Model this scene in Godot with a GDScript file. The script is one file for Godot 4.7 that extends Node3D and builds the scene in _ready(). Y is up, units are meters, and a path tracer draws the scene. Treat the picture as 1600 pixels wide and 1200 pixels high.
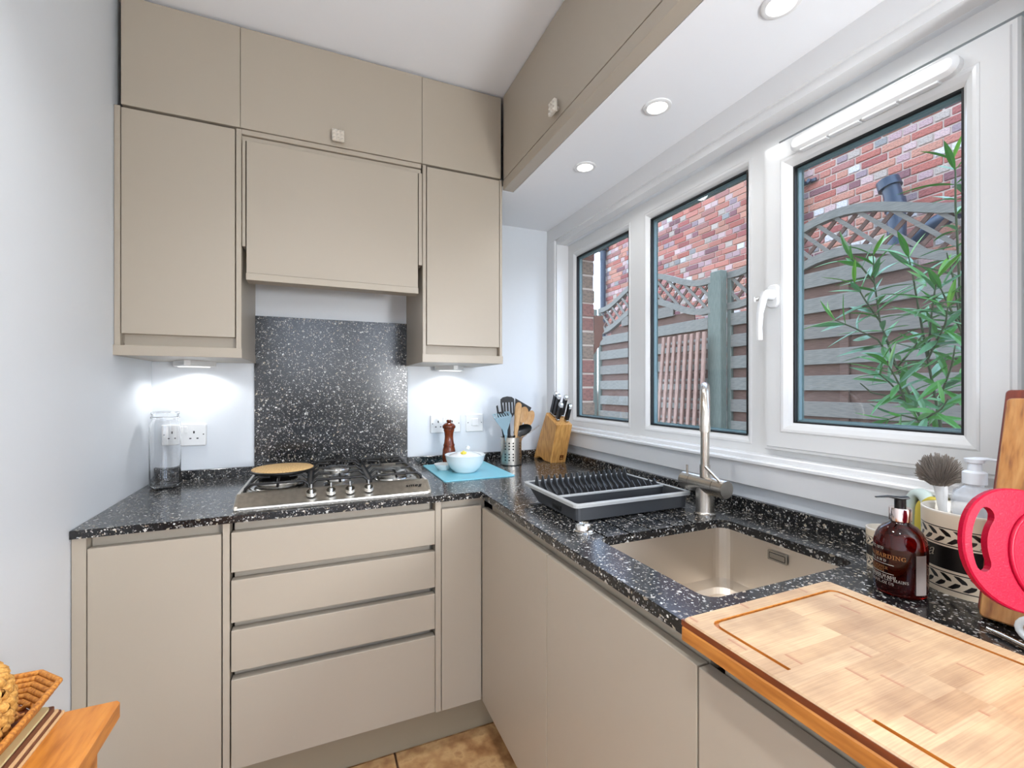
extends Node3D
# A narrow fitted kitchen: x runs right along the back wall, z towards the camera, y up, metres.

# ---------------------------------------------------------------- mesh builder
class B:
	var v := PackedVector3Array()
	var n := PackedVector3Array()
	var uv := PackedVector2Array()
	var c := PackedColorArray()
	var col := Color.WHITE
	var xf := Transform3D.IDENTITY

	func put(p: Vector3, nn: Vector3, t: Vector2) -> void:
		v.append(p); n.append(nn); uv.append(t); c.append(col)

	# corners run counter-clockwise seen from outside
	func tri(a: Vector3, b: Vector3, d: Vector3, ta := Vector2.ZERO, tb := Vector2.ZERO, td := Vector2.ZERO) -> void:
		var a2 := xf * a; var b2 := xf * b; var d2 := xf * d
		var nn := (b2 - a2).cross(d2 - a2)
		if nn.length_squared() < 1e-20: return
		nn = nn.normalized()
		put(a2, nn, ta); put(d2, nn, td); put(b2, nn, tb)

	func tris(a: Vector3, b: Vector3, d: Vector3, na: Vector3, nb: Vector3, nd: Vector3, ta := Vector2.ZERO, tb := Vector2.ZERO, td := Vector2.ZERO) -> void:
		var a2 := xf * a; var b2 := xf * b; var d2 := xf * d
		if (b2 - a2).cross(d2 - a2).length_squared() < 1e-22: return
		put(a2, (xf.basis * na).normalized(), ta); put(d2, (xf.basis * nd).normalized(), td); put(b2, (xf.basis * nb).normalized(), tb)

	func quad(a: Vector3, b: Vector3, d: Vector3, e: Vector3) -> void:
		tri(a, b, d); tri(a, d, e)

	func quad_uv(a: Vector3, b: Vector3, d: Vector3, e: Vector3, r := Rect2(0, 0, 1, 1)) -> void:
		var t0 := r.position + Vector2(0, r.size.y); var t1 := r.end; var t2 := r.position + Vector2(r.size.x, 0); var t3 := r.position
		tri(a, b, d, t0, t1, t2); tri(a, d, e, t0, t2, t3)

	func tri_dir(a: Vector3, b: Vector3, d: Vector3, dir: Vector3) -> void:
		if (b - a).cross(d - a).dot(dir) < 0.0: tri(a, d, b)
		else: tri(a, b, d)

	func quad_dir(a: Vector3, b: Vector3, d: Vector3, e: Vector3, dir: Vector3) -> void:
		tri_dir(a, b, d, dir); tri_dir(a, d, e, dir)

	# box between two corners, all edges chamfered
	func box(p: Vector3, q: Vector3, bev := 0.0015) -> B:
		var lo := p.min(q); var hi := p.max(q)
		var mid := (lo + hi) / 2.0; var h := (hi - lo) / 2.0
		var e := minf(bev, minf(h.x, minf(h.y, h.z)) * 0.49)
		var f := func(sx: float, sy: float, sz: float, ax: int) -> Vector3:
			var r := Vector3(h.x - e, h.y - e, h.z - e)
			r[ax] = h[ax]
			return mid + Vector3(sx * r.x, sy * r.y, sz * r.z)
		for ax in 3:
			var a1 := (ax + 1) % 3; var a2 := (ax + 2) % 3
			for s in [-1.0, 1.0]:
				var q4 := []
				for k in [[-1.0, -1.0], [1.0, -1.0], [1.0, 1.0], [-1.0, 1.0]]:
					var sg := Vector3.ZERO
					sg[ax] = s; sg[a1] = k[0]; sg[a2] = k[1]
					q4.append(f.call(sg.x, sg.y, sg.z, ax))
				var dir := Vector3.ZERO
				dir[ax] = s
				quad_dir(q4[0], q4[1], q4[2], q4[3], dir)
		if e < 0.0002: return self
		for ax in 3:
			var a1 := (ax + 1) % 3; var a2 := (ax + 2) % 3
			for s1 in [-1.0, 1.0]:
				for s2 in [-1.0, 1.0]:
					var pa := Vector3.ZERO
					pa[ax] = -1.0; pa[a1] = s1; pa[a2] = s2
					var pb := pa
					pb[ax] = 1.0
					var dir := Vector3.ZERO
					dir[a1] = s1; dir[a2] = s2
					quad_dir(f.call(pa.x, pa.y, pa.z, a1), f.call(pb.x, pb.y, pb.z, a1), f.call(pb.x, pb.y, pb.z, a2), f.call(pa.x, pa.y, pa.z, a2), dir)
		for sx in [-1.0, 1.0]:
			for sy in [-1.0, 1.0]:
				for sz in [-1.0, 1.0]:
					tri_dir(f.call(sx, sy, sz, 0), f.call(sx, sy, sz, 1), f.call(sx, sy, sz, 2), Vector3(sx, sy, sz))
		return self

	# profile of (radius, height), outside to the right of its direction of travel
	func lathe(prof: Array, seg := 32, at := Vector3.ZERO) -> B:
		var m := prof.size()
		var sn := []
		var arc := [0.0]
		for i in m - 1:
			var d: Vector2 = prof[i + 1] - prof[i]
			sn.append(Vector2(d.y, -d.x).normalized())
			arc.append(arc[i] + d.length())
		var total: float = maxf(arc[m - 1], 1e-6)
		for i in m - 1:
			var n0: Vector2 = sn[i]; var n1: Vector2 = sn[i]
			if i > 0 and sn[i - 1].dot(sn[i]) > 0.64: n0 = (sn[i - 1] + sn[i]).normalized()
			if i < m - 2 and sn[i + 1].dot(sn[i]) > 0.64: n1 = (sn[i + 1] + sn[i]).normalized()
			var p0: Vector2 = prof[i]; var p1: Vector2 = prof[i + 1]
			for k in seg:
				var a0 := TAU * k / seg; var a1 := TAU * (k + 1) / seg
				var c0 := cos(a0); var s0 := sin(a0); var c1 := cos(a1); var s1 := sin(a1)
				var A := at + Vector3(p0.x * c0, p0.y, -p0.x * s0); var Bq := at + Vector3(p0.x * c1, p0.y, -p0.x * s1)
				var C := at + Vector3(p1.x * c1, p1.y, -p1.x * s1); var D := at + Vector3(p1.x * c0, p1.y, -p1.x * s0)
				var na := Vector3(n0.x * c0, n0.y, -n0.x * s0); var nb := Vector3(n0.x * c1, n0.y, -n0.x * s1)
				var nc := Vector3(n1.x * c1, n1.y, -n1.x * s1); var nd := Vector3(n1.x * c0, n1.y, -n1.x * s0)
				var u0 := float(k) / seg; var u1 := float(k + 1) / seg
				var w0: float = 1.0 - arc[i] / total; var w1: float = 1.0 - arc[i + 1] / total
				tris(A, Bq, C, na, nb, nc, Vector2(u0, w0), Vector2(u1, w0), Vector2(u1, w1))
				tris(A, C, D, na, nc, nd, Vector2(u0, w0), Vector2(u1, w1), Vector2(u0, w1))
		return self

	# round bar along points; radius a number or one per point
	func tube(pts: Array, rad, seg := 12, caps := true, flat := 1.0) -> B:
		var m := pts.size()
		var up := Vector3.UP
		var t0: Vector3 = (pts[1] - pts[0]).normalized()
		if absf(t0.dot(up)) > 0.9: up = Vector3.RIGHT
		var side := t0.cross(up).normalized()
		var rings := []
		var norms := []
		for i in m:
			var t: Vector3
			if i == 0: t = pts[1] - pts[0]
			elif i == m - 1: t = pts[m - 1] - pts[m - 2]
			else: t = (pts[i + 1] - pts[i]).normalized() + (pts[i] - pts[i - 1]).normalized()
			t = t.normalized()
			side = (side - t * side.dot(t)).normalized()
			var o := t.cross(side)
			var r: float = rad[i] if rad is Array else rad
			var ring := []
			var nr := []
			for k in seg:
				var a := TAU * k / seg
				var d := side * cos(a) + o * sin(a) * flat
				ring.append(pts[i] + d * r); nr.append((side * cos(a) + o * sin(a)).normalized())
			rings.append(ring); norms.append(nr)
		for i in m - 1:
			for k in seg:
				var k2 := (k + 1) % seg
				tris(rings[i][k], rings[i][k2], rings[i + 1][k2], norms[i][k], norms[i][k2], norms[i + 1][k2], Vector2(float(k) / seg, float(i) / m), Vector2(float(k + 1) / seg, float(i) / m), Vector2(float(k + 1) / seg, float(i + 1) / m))
				tris(rings[i][k], rings[i + 1][k2], rings[i + 1][k], norms[i][k], norms[i + 1][k2], norms[i + 1][k], Vector2(float(k) / seg, float(i) / m), Vector2(float(k + 1) / seg, float(i + 1) / m), Vector2(float(k) / seg, float(i + 1) / m))
		if caps:
			for k in seg:
				var k2 := (k + 1) % seg
				tri_dir(pts[0], rings[0][k], rings[0][k2], pts[0] - pts[1])
				tri_dir(pts[m - 1], rings[m - 1][k], rings[m - 1][k2], pts[m - 1] - pts[m - 2])
		return self

	static func area(p: PackedVector2Array) -> float:
		var s := 0.0
		for i in p.size():
			s += p[i].cross(p[(i + 1) % p.size()])
		return s / 2.0

	static func inset(p: PackedVector2Array, d: float) -> PackedVector2Array:
		var o := PackedVector2Array()
		var m := p.size()
		var sg := 1.0 if area(p) > 0.0 else -1.0
		for i in m:
			var a := (p[i] - p[(i + m - 1) % m]).normalized(); var b := (p[(i + 1) % m] - p[i]).normalized()
			var na := Vector2(-a.y, a.x) * sg; var nb := Vector2(-b.y, b.x) * sg
			var mm := (na + nb)
			if mm.length() < 0.01: mm = na
			mm = mm.normalized()
			o.append(p[i] + mm * d / maxf(0.35, mm.dot(na)))
		return o

	func cap(pieces: Array, h: float, dir: float, m: Transform3D) -> void:
		for p in pieces:
			var ix := Geometry2D.triangulate_polygon(p)
			for i in range(0, ix.size(), 3):
				var a: Vector2 = p[ix[i]]; var b: Vector2 = p[ix[i + 1]]; var d: Vector2 = p[ix[i + 2]]
				tri_dir(m * Vector3(a.x, a.y, h), m * Vector3(b.x, b.y, h), m * Vector3(d.x, d.y, h), m.basis * Vector3(0, 0, dir))

	static func pierced(outline: PackedVector2Array, holes: Array) -> Array:
		if holes.is_empty(): return [outline]
		var hole: PackedVector2Array = holes[0]
		var cx := 0.0
		for p in hole: cx += p.x
		cx /= hole.size()
		var big := 50.0
		var out := []
		for half in [PackedVector2Array([Vector2(cx, -big), Vector2(big, -big), Vector2(big, big), Vector2(cx, big)]), PackedVector2Array([Vector2(-big, -big), Vector2(cx, -big), Vector2(cx, big), Vector2(-big, big)])]:
			for part in Geometry2D.intersect_polygons(outline, half):
				var rest := [part]
				for hh in holes:
					var nxt := []
					for r in rest: nxt.append_array(Geometry2D.clip_polygons(r, hh))
					var simple := true
					for r in nxt:
						if Geometry2D.is_polygon_clockwise(r): simple = false
					if not simple:
						var left := holes.slice(1)
						return pierced_each(outline, holes)
					rest = nxt
				out.append_array(rest)
		return out

	static func pierced_each(outline: PackedVector2Array, holes: Array) -> Array:
		# cut into strips at every hole's middle so that no strip keeps a whole hole
		var xs := [-50.0]
		for hole in holes:
			var cx := 0.0
			for p in hole: cx += p.x
			xs.append(cx / hole.size())
		xs.append(50.0)
		xs.sort()
		var out := []
		for i in xs.size() - 1:
			if xs[i + 1] - xs[i] < 1e-5: continue
			var strip := PackedVector2Array([Vector2(xs[i], -50), Vector2(xs[i + 1], -50), Vector2(xs[i + 1], 50), Vector2(xs[i], 50)])
			for part in Geometry2D.intersect_polygons(outline, strip):
				var rest := [part]
				for hh in holes:
					var nxt := []
					for r in rest: nxt.append_array(Geometry2D.clip_polygons(r, hh))
					rest = nxt
				out.append_array(rest)
		return out

	# flat plate: polygon in (x, y) of m, from h0 to h1 along its z; bev chamfers the h1 rim
	func plate(outline: PackedVector2Array, holes: Array, h0: float, h1: float, m := Transform3D.IDENTITY, bev := 0.0, bottom := true) -> B:
		var top := inset(outline, bev) if bev > 0.0 else outline
		cap(pierced(top, holes), h1, 1.0 if h1 > h0 else -1.0, m)
		if bottom: cap(pierced(outline, holes), h0, -1.0 if h1 > h0 else 1.0, m)
		var hb := h1 - bev * signf(h1 - h0)
		var all := [outline]
		all.append_array(holes)
		for w in all.size():
			var p: PackedVector2Array = all[w]
			var sg := (1.0 if area(p) > 0.0 else -1.0) * (1.0 if w == 0 else -1.0)
			var hx := hb if w == 0 else h1
			for i in p.size():
				var j := (i + 1) % p.size()
				var d := p[j] - p[i]
				var o := m.basis * Vector3(d.y * sg, -d.x * sg, 0)
				quad_dir(m * Vector3(p[i].x, p[i].y, h0), m * Vector3(p[j].x, p[j].y, h0), m * Vector3(p[j].x, p[j].y, hx), m * Vector3(p[i].x, p[i].y, hx), o)
				if w == 0 and bev > 0.0:
					quad_dir(m * Vector3(p[i].x, p[i].y, hx), m * Vector3(p[j].x, p[j].y, hx), m * Vector3(top[j].x, top[j].y, h1), m * Vector3(top[i].x, top[i].y, h1), o + m.basis * Vector3(0, 0, signf(h1 - h0)) * d.length())
		return self

	# mitred frame in the (z, y) plane: profile of (inset, x) from the outside in
	func frame(z0: float, z1: float, y0: float, y1: float, prof: Array) -> B:
		for i in prof.size() - 1:
			var a: Vector2 = prof[i]; var b: Vector2 = prof[i + 1]
			var ra := [Vector3(a.y, y0 + a.x, z0 + a.x), Vector3(a.y, y0 + a.x, z1 - a.x), Vector3(a.y, y1 - a.x, z1 - a.x), Vector3(a.y, y1 - a.x, z0 + a.x)]
			var rb := [Vector3(b.y, y0 + b.x, z0 + b.x), Vector3(b.y, y0 + b.x, z1 - b.x), Vector3(b.y, y1 - b.x, z1 - b.x), Vector3(b.y, y1 - b.x, z0 + b.x)]
			for k in 4:
				quad(ra[k], ra[(k + 1) % 4], rb[(k + 1) % 4], rb[k])
		return self

	func mesh(shift := Vector3.ZERO) -> ArrayMesh:
		var w := v
		if shift != Vector3.ZERO:
			w = PackedVector3Array()
			for p in v: w.append(p + shift)
		var a := []
		a.resize(Mesh.ARRAY_MAX)
		a[Mesh.ARRAY_VERTEX] = w; a[Mesh.ARRAY_NORMAL] = n; a[Mesh.ARRAY_TEX_UV] = uv; a[Mesh.ARRAY_COLOR] = c
		var m := ArrayMesh.new()
		m.add_surface_from_arrays(Mesh.PRIMITIVE_TRIANGLES, a)
		return m

# ---------------------------------------------------------------- naming
var taken := {}
func named(parent: Node, o: Node3D, called: String) -> void:
	var key := str(parent.get_instance_id()) + called
	var k: int = taken.get(key, 0)
	taken[key] = k + 1
	o.name = called if k == 0 else "%s_%03d" % [called, k]
	parent.add_child(o, true)

func tag(o: Node3D, label: String, category: String, group := "") -> Node3D:
	o.set_meta("label", label); o.set_meta("category", category)
	if group != "": o.set_meta("group", group)
	return o

func thing(called: String, label: String, category: String, at := Vector3.ZERO, group := "") -> Node3D:
	var o := Node3D.new()
	o.position = at
	named(self, o, called)
	return tag(o, label, category, group)

# a part; geometry given in world axes unless local
func part(parent: Node3D, called: String, b: B, m: Material, local := false) -> MeshInstance3D:
	var o := MeshInstance3D.new()
	var at := Vector3.ZERO
	if not local:
		var q: Node = parent
		while q is Node3D and q != self:
			at += q.position
			q = q.get_parent()
	o.mesh = b.mesh(-at)
	o.material_override = m
	named(parent, o, called)
	return o

func piece(parent: Node3D, called: String, mesh: Mesh, m: Material, t: Transform3D) -> MeshInstance3D:
	var o := MeshInstance3D.new()
	o.mesh = mesh; o.material_override = m; o.transform = t
	named(parent, o, called)
	return o

func solo(called: String, label: String, category: String, b: B, m: Material, group := "") -> MeshInstance3D:
	var o := part(self, called, b, m)
	tag(o, label, category, group)
	return o

func struct(called: String, b: B, m: Material) -> MeshInstance3D:
	var o := part(self, called, b, m)
	o.set_meta("kind", "structure")
	return o

static func V(x: float, y: float, z: float) -> Vector3:
	return Vector3(x, y, z)

static func rrect(x0: float, y0: float, x1: float, y1: float, r: float, seg := 5) -> PackedVector2Array:
	var o := PackedVector2Array()
	for q in [[x1 - r, y1 - r, 0.0], [x0 + r, y1 - r, 90.0], [x0 + r, y0 + r, 180.0], [x1 - r, y0 + r, 270.0]]:
		for i in seg + 1:
			var a := deg_to_rad(q[2] + 90.0 * i / seg)
			o.append(Vector2(q[0] + r * cos(a), q[1] + r * sin(a)))
	return o

static func oval(cx: float, cy: float, rx: float, ry: float, seg := 32) -> PackedVector2Array:
	var o := PackedVector2Array()
	for i in seg: o.append(Vector2(cx + rx * cos(TAU * i / seg), cy + ry * sin(TAU * i / seg)))
	return o

# plate axes: FLOORWISE lays (x, y) into (x, z) with height up; TOWARDS lays (x, y) upright facing the camera; SIDEWISE lays (z, y) facing left
var FLOORWISE := Transform3D(Basis(Vector3(1, 0, 0), Vector3(0, 0, 1), Vector3(0, 1, 0)), Vector3.ZERO)
var TOWARDS := Transform3D.IDENTITY
var SIDEWISE := Transform3D(Basis(Vector3(0, 0, 1), Vector3(0, 1, 0), Vector3(1, 0, 0)), Vector3.ZERO)

# lettering wound through a mapping from (x, y) on the sheet to space
func letters(b: B, txt: String, size: float, family: String, map: Callable, bold := false) -> void:
	var f := SystemFont.new()
	f.font_names = PackedStringArray([family])
	if bold: f.font_weight = 700
	var t := TextMesh.new()
	t.text = txt; t.font = f; t.font_size = 64; t.pixel_size = size / 64.0; t.depth = 0.0004; t.curve_step = 4.0
	var a := t.get_mesh_arrays()
	var p: PackedVector3Array = a[Mesh.ARRAY_VERTEX]
	var ix: PackedInt32Array = a[Mesh.ARRAY_INDEX] if a[Mesh.ARRAY_INDEX] != null else PackedInt32Array(range(p.size()))
	for i in range(0, ix.size(), 3):
		b.tri(map.call(p[ix[i]]), map.call(p[ix[i + 2]]), map.call(p[ix[i + 1]]))

# ---------------------------------------------------------------- materials
var M := {}
func mat(called: String, col: Color, rough := 0.5, metal := 0.0) -> StandardMaterial3D:
	var m := StandardMaterial3D.new()
	m.resource_name = called
	m.albedo_color = col; m.roughness = rough; m.metallic = metal
	M[called] = m
	return m

func noise_tex(sd: int, freq: float, stops: Array, size := 256, octaves := 4, normal := false) -> NoiseTexture2D:
	var f := FastNoiseLite.new()
	f.seed = sd; f.frequency = freq; f.fractal_octaves = octaves; f.noise_type = FastNoiseLite.TYPE_SIMPLEX_SMOOTH
	var t := NoiseTexture2D.new()
	t.width = size; t.height = size; t.seamless = true; t.noise = f
	if normal:
		t.as_normal_map = true; t.bump_strength = 2.0
	else:
		var g := Gradient.new()
		var off := PackedFloat32Array(); var cs := PackedColorArray()
		for s in stops: off.append(s[0]); cs.append(s[1])
		g.offsets = off; g.colors = cs
		t.color_ramp = g
	return t

func textured(called: String, tex: Texture2D, scale: Vector3, rough := 0.5, tint := Color.WHITE, world := false) -> StandardMaterial3D:
	var m := mat(called, tint, rough)
	m.albedo_texture = tex
	m.uv1_triplanar = true; m.uv1_world_triplanar = world; m.uv1_scale = scale
	return m

func stone_image() -> ImageTexture:
	var s := 1024
	var im := Image.create(s, s, false, Image.FORMAT_RGB8)
	im.fill(Color8(26, 26, 27))
	var r := RandomNumberGenerator.new()
	r.seed = 11
	var tones := [Color8(214, 208, 198), Color8(176, 172, 166), Color8(140, 134, 126), Color8(98, 96, 94), Color8(64, 63, 63), Color8(190, 176, 154), Color8(228, 226, 220)]
	for i in 5600:
		var cx := r.randi() % s; var cy := r.randi() % s
		var k := r.randf()
		var rad := 1.4 + 3.8 * k * k if r.randf() < 0.94 else 5.0 + 4.0 * r.randf()
		var col: Color = tones[r.randi() % tones.size()] * r.randf_range(0.7, 1.0)
		var ex := r.randf_range(0.6, 1.5); var rot := r.randf() * PI
		var q := int(ceil(rad * 1.6))
		for y in range(-q, q + 1):
			for x in range(-q, q + 1):
				var u := (x * cos(rot) + y * sin(rot)) / ex; var w := (-x * sin(rot) + y * cos(rot)) * ex
				if absf(u) + absf(w) * 0.8 < rad * 1.15:
					im.set_pixel(posmod(cx + x, s), posmod(cy + y, s), col)
	return ImageTexture.create_from_image(im)

# bamboo block top: strips of different lengths with thin dark joints and grain
func bamboo_image() -> ImageTexture:
	var w := 512; var h := 768
	var im := Image.create(w, h, false, Image.FORMAT_RGB8)
	var r := RandomNumberGenerator.new()
	r.seed = 5
	var grain := FastNoiseLite.new()
	grain.seed = 3; grain.frequency = 0.05
	var tone := FastNoiseLite.new()
	tone.seed = 9; tone.frequency = 0.006
	var y := 0
	while y < h:
		var hh := r.randi_range(30, 44)
		var x := -r.randi_range(0, 180)
		while x < w:
			var ww := r.randi_range(110, 260)
			var base := Color(0.745, 0.625, 0.485).lerp(Color(0.68, 0.545, 0.405), r.randf())
			var dark_end := r.randf() < 0.62
			for yy in range(y, mini(y + hh, h)):
				for xx in range(maxi(x, 0), mini(x + ww, w)):
					var g := grain.get_noise_2d(xx * 0.12, yy * 6.0) * 0.07 + tone.get_noise_2d(xx, yy) * 0.12
					var cc := Color(base.r + g, base.g + g, base.b + g * 0.8)
					var e := xx - x
					if dark_end and e < 7: cc = cc.lerp(Color(0.60, 0.38, 0.27), 0.75 * (1.0 - e / 7.0))
					if yy == y: cc = cc.lerp(Color(0.62, 0.42, 0.29), 0.22)
					im.set_pixel(xx, yy, cc)
			x += ww
		y += hh
	return ImageTexture.create_from_image(im)

# pottery sleeve: cream with black lines, two bands of leaf chevrons and a black belt
func pot_image() -> ImageTexture:
	var w := 1024; var h := 256
	var im := Image.create(w, h, false, Image.FORMAT_RGB8)
	var cream := Color8(212, 196, 172); var ink := Color8(18, 15, 14)
	im.fill(cream)
	im.fill_rect(Rect2i(0, 104, w, 72), ink)
	for yy in [44, 96, 184, 236]:
		im.fill_rect(Rect2i(0, yy, w, 3), ink)
	for band in [47, 187]:
		var half := 24
		for x in w:
			for y in 49:
				var row := 0 if y < half else 1
				var t := float(y - half * row) / half
				if row == 1: t = 1.0 - t
				var ph := fposmod(x - t * 34.0 + (22.0 if row == 1 else 0.0), 51.2)
				var edge := 12.0 + 8.0 * sin(PI * clampf(t, 0.0, 1.0))
				if ph < edge * 1.25 and t > 0.1 and t < 0.92:
					im.set_pixel(x, band + y, ink)
	return ImageTexture.create_from_image(im)

func materials() -> void:
	var wall := mat("wall_paint", Color(0.86, 0.875, 0.89), 0.42)
	wall.normal_enabled = true; wall.normal_texture = noise_tex(2, 0.02, [], 256, 3, true); wall.normal_scale = 0.12
	wall.uv1_triplanar = true; wall.uv1_world_triplanar = true; wall.uv1_scale = Vector3.ONE * 2.0
	mat("ceiling_paint", Color(0.94, 0.945, 0.955), 0.8)
	mat("gloss_white", Color(0.885, 0.885, 0.885), 0.25)
	mat("upvc", Color(0.87, 0.87, 0.865), 0.22)
	var cab := mat("cabinet_paint", Color(0.668, 0.624, 0.56), 0.38)
	cab.normal_enabled = true; cab.normal_texture = wall.normal_texture; cab.normal_scale = 0.05
	cab.uv1_triplanar = true; cab.uv1_world_triplanar = true; cab.uv1_scale = Vector3.ONE * 3.0
	mat("cabinet_edge", Color(0.655, 0.61, 0.545), 0.45)
	mat("plinth_paint", Color(0.60, 0.55, 0.46), 0.45)
	mat("dark_gap", Color(0.05, 0.045, 0.04), 0.8)
	var st := textured("worktop_stone", stone_image(), Vector3.ONE * 2.2, 0.17, Color.WHITE, true)
	st.metallic_specular = 0.55
	textured("floor_tile", noise_tex(21, 0.012, [[0.0, Color(0.56, 0.37, 0.22)], [0.45, Color(0.76, 0.58, 0.39)], [0.7, Color(0.84, 0.68, 0.48)], [1.0, Color(0.66, 0.46, 0.29)]], 512, 5), Vector3.ONE * 1.6, 0.35, Color.WHITE, true)
	mat("grout", Color(0.42, 0.31, 0.22), 0.9)
	var sm := noise_tex(31, 0.05, [[0.0, Color(0.72, 0.71, 0.69)], [1.0, Color(0.86, 0.85, 0.83)]], 256, 3)
	var brushed := textured("brushed_steel", sm, V(3, 40, 3), 0.34, Color(1.0, 0.98, 0.95))
	brushed.metallic = 1.0
	mat("sink_steel", Color(0.86, 0.82, 0.77), 0.40, 1.0)
	mat("chrome", Color(0.86, 0.85, 0.83), 0.08, 1.0)
	mat("steel", Color(0.70, 0.69, 0.67), 0.22, 1.0)
	mat("tap_steel", Color(0.76, 0.73, 0.69), 0.27, 1.0)
	mat("cast_iron", Color(0.055, 0.045, 0.04), 0.42)
	mat("black_plastic", Color(0.022, 0.022, 0.024), 0.35)
	mat("charcoal_plastic", Color(0.23, 0.235, 0.245), 0.42)
	mat("rack_rim_sheen", Color(0.66, 0.66, 0.65), 0.34)  # lighter than the tray: reflected light put into the rim colour
	mat("white_plastic", Color(0.90, 0.90, 0.895), 0.3)
	mat("socket_slot", Color(0.06, 0.05, 0.05), 0.7)
	var por := mat("porcelain", Color(0.90, 0.915, 0.91), 0.18)
	por.clearcoat_enabled = true; por.clearcoat = 0.4; por.clearcoat_roughness = 0.08
	mat("yellow_glaze", Color(0.93, 0.84, 0.30), 0.35)
	var bm := mat("blue_mat", Color(0.50, 0.77, 0.83), 0.3)
	bm.metallic_specular = 0.4
	mat("blue_grey_nylon", Color(0.56, 0.66, 0.70), 0.35)
	textured("mill_wood", noise_tex(41, 0.03, [[0.0, Color(0.23, 0.08, 0.03)], [0.6, Color(0.45, 0.19, 0.075)], [1.0, Color(0.55, 0.27, 0.12)]]), V(14, 3, 14), 0.22)
	textured("oak", noise_tex(43, 0.03, [[0.0, Color(0.66, 0.45, 0.22)], [0.5, Color(0.82, 0.60, 0.33)], [1.0, Color(0.88, 0.69, 0.42)]]), V(9, 1.6, 9), 0.42)
	textured("spoon_wood", noise_tex(44, 0.03, [[0.0, Color(0.72, 0.54, 0.35)], [1.0, Color(0.86, 0.71, 0.52)]]), V(14, 3, 14), 0.55)
	textured("orange_pine", noise_tex(45, 0.03, [[0.0, Color(0.62, 0.36, 0.12)], [0.5, Color(0.75, 0.47, 0.18)], [1.0, Color(0.81, 0.54, 0.24)]]), V(7, 7, 1.2), 0.38)
	textured("red_wood", noise_tex(46, 0.03, [[0.0, Color(0.30, 0.08, 0.03)], [1.0, Color(0.52, 0.20, 0.08)]]), V(9, 1.5, 9), 0.4)
	textured("pale_wood", noise_tex(47, 0.03, [[0.0, Color(0.36, 0.18, 0.08)], [0.4, Color(0.66, 0.44, 0.22)], [1.0, Color(0.78, 0.59, 0.36)]]), V(9, 1.5, 9), 0.4)
	textured("bamboo_edge", noise_tex(48, 0.03, [[0.0, Color(0.60, 0.35, 0.12)], [1.0, Color(0.77, 0.51, 0.22)]]), V(9, 9, 1.2), 0.4)
	textured("bamboo_dark", noise_tex(49, 0.03, [[0.0, Color(0.34, 0.14, 0.03)], [1.0, Color(0.50, 0.24, 0.07)]]), V(9, 9, 1.2), 0.4)
	var bt := mat("bamboo_top", Color(0.97, 0.96, 0.95), 0.45)
	bt.albedo_texture = bamboo_image()
	bt.uv1_triplanar = true; bt.uv1_scale = V(2.4, 2.4, 1.9)
	textured("cork", noise_tex(51, 0.06, [[0.0, Color(0.66, 0.50, 0.30)], [0.5, Color(0.84, 0.69, 0.47)], [1.0, Color(0.91, 0.79, 0.58)]]), V(9, 9, 9), 0.8)
	textured("wicker", noise_tex(52, 0.05, [[0.0, Color(0.46, 0.24, 0.08)], [0.5, Color(0.74, 0.47, 0.18)], [1.0, Color(0.85, 0.61, 0.29)]]), V(12, 12, 12), 0.6)
	mat("wicker_dark", Color(0.42, 0.20, 0.08), 0.6)
	textured("seagrass", noise_tex(53, 0.06, [[0.0, Color(0.60, 0.38, 0.14)], [0.5, Color(0.80, 0.58, 0.28)], [1.0, Color(0.91, 0.74, 0.44)]]), V(14, 14, 14), 0.7)
	mat("cream_card", Color(0.86, 0.79, 0.58), 0.6)
	mat("brown_card", Color(0.40, 0.23, 0.14), 0.6)
	mat("tan_card", Color(0.80, 0.64, 0.46), 0.6)
	var pk := textured("pink_plastic", noise_tex(54, 0.2, [[0.0, Color(0.58, 0.006, 0.13)], [1.0, Color(0.67, 0.014, 0.18)]], 256, 2), V(8, 8, 8), 0.38)
	pk.metallic_specular = 0.3
	pk.normal_enabled = true; pk.normal_texture = noise_tex(55, 0.15, [], 256, 2, true); pk.normal_scale = 0.3
	var pot := mat("pot_glaze", Color.WHITE, 0.3)
	pot.albedo_texture = pot_image()
	mat("pot_inside", Color(0.86, 0.83, 0.78), 0.3)
	mat("pot_script", Color(0.80, 0.76, 0.68), 0.4)
	var am := mat("amber", Color(0.62, 0.07, 0.03, 0.03), 0.05)
	am.refraction_enabled = true; am.refraction_scale = 0.045
	mat("amber_liquid", Color(0.13, 0.012, 0.008), 0.08)
	mat("label_black", Color(0.012, 0.010, 0.010), 0.3)
	mat("label_white", Color(0.86, 0.84, 0.80), 0.5)
	mat("label_grey", Color(0.50, 0.46, 0.44), 0.5)
	mat("label_gold", Color(0.78, 0.52, 0.30), 0.35)
	var rg := mat("rose_chrome", Color(0.88, 0.82, 0.80), 0.12, 1.0)
	mat("bristle", Color(0.56, 0.52, 0.48), 0.7)
	mat("cloth_white", Color(0.75, 0.80, 0.78), 0.95)
	mat("cloth_yellow", Color(0.80, 0.72, 0.30), 0.9)
	for g in [["pane_glass", Color(0.9, 0.97, 0.97, 0.02)], ["plastic_clear", Color(0.86, 0.89, 0.93, 0.34)]]:
		var m := mat(g[0], g[1], 0.02)
		m.transparency = BaseMaterial3D.TRANSPARENCY_ALPHA
	var jg := mat("glass_clear", Color(1, 1, 1, 0.0), 0.0)
	jg.refraction_enabled = true; jg.refraction_scale = 0.045
	mat("frosted_plastic", Color(0.88, 0.90, 0.92), 0.35)
	mat("jar_green", Color(0.66, 0.80, 0.62, 0.35), 0.05).transparency = BaseMaterial3D.TRANSPARENCY_ALPHA
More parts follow.
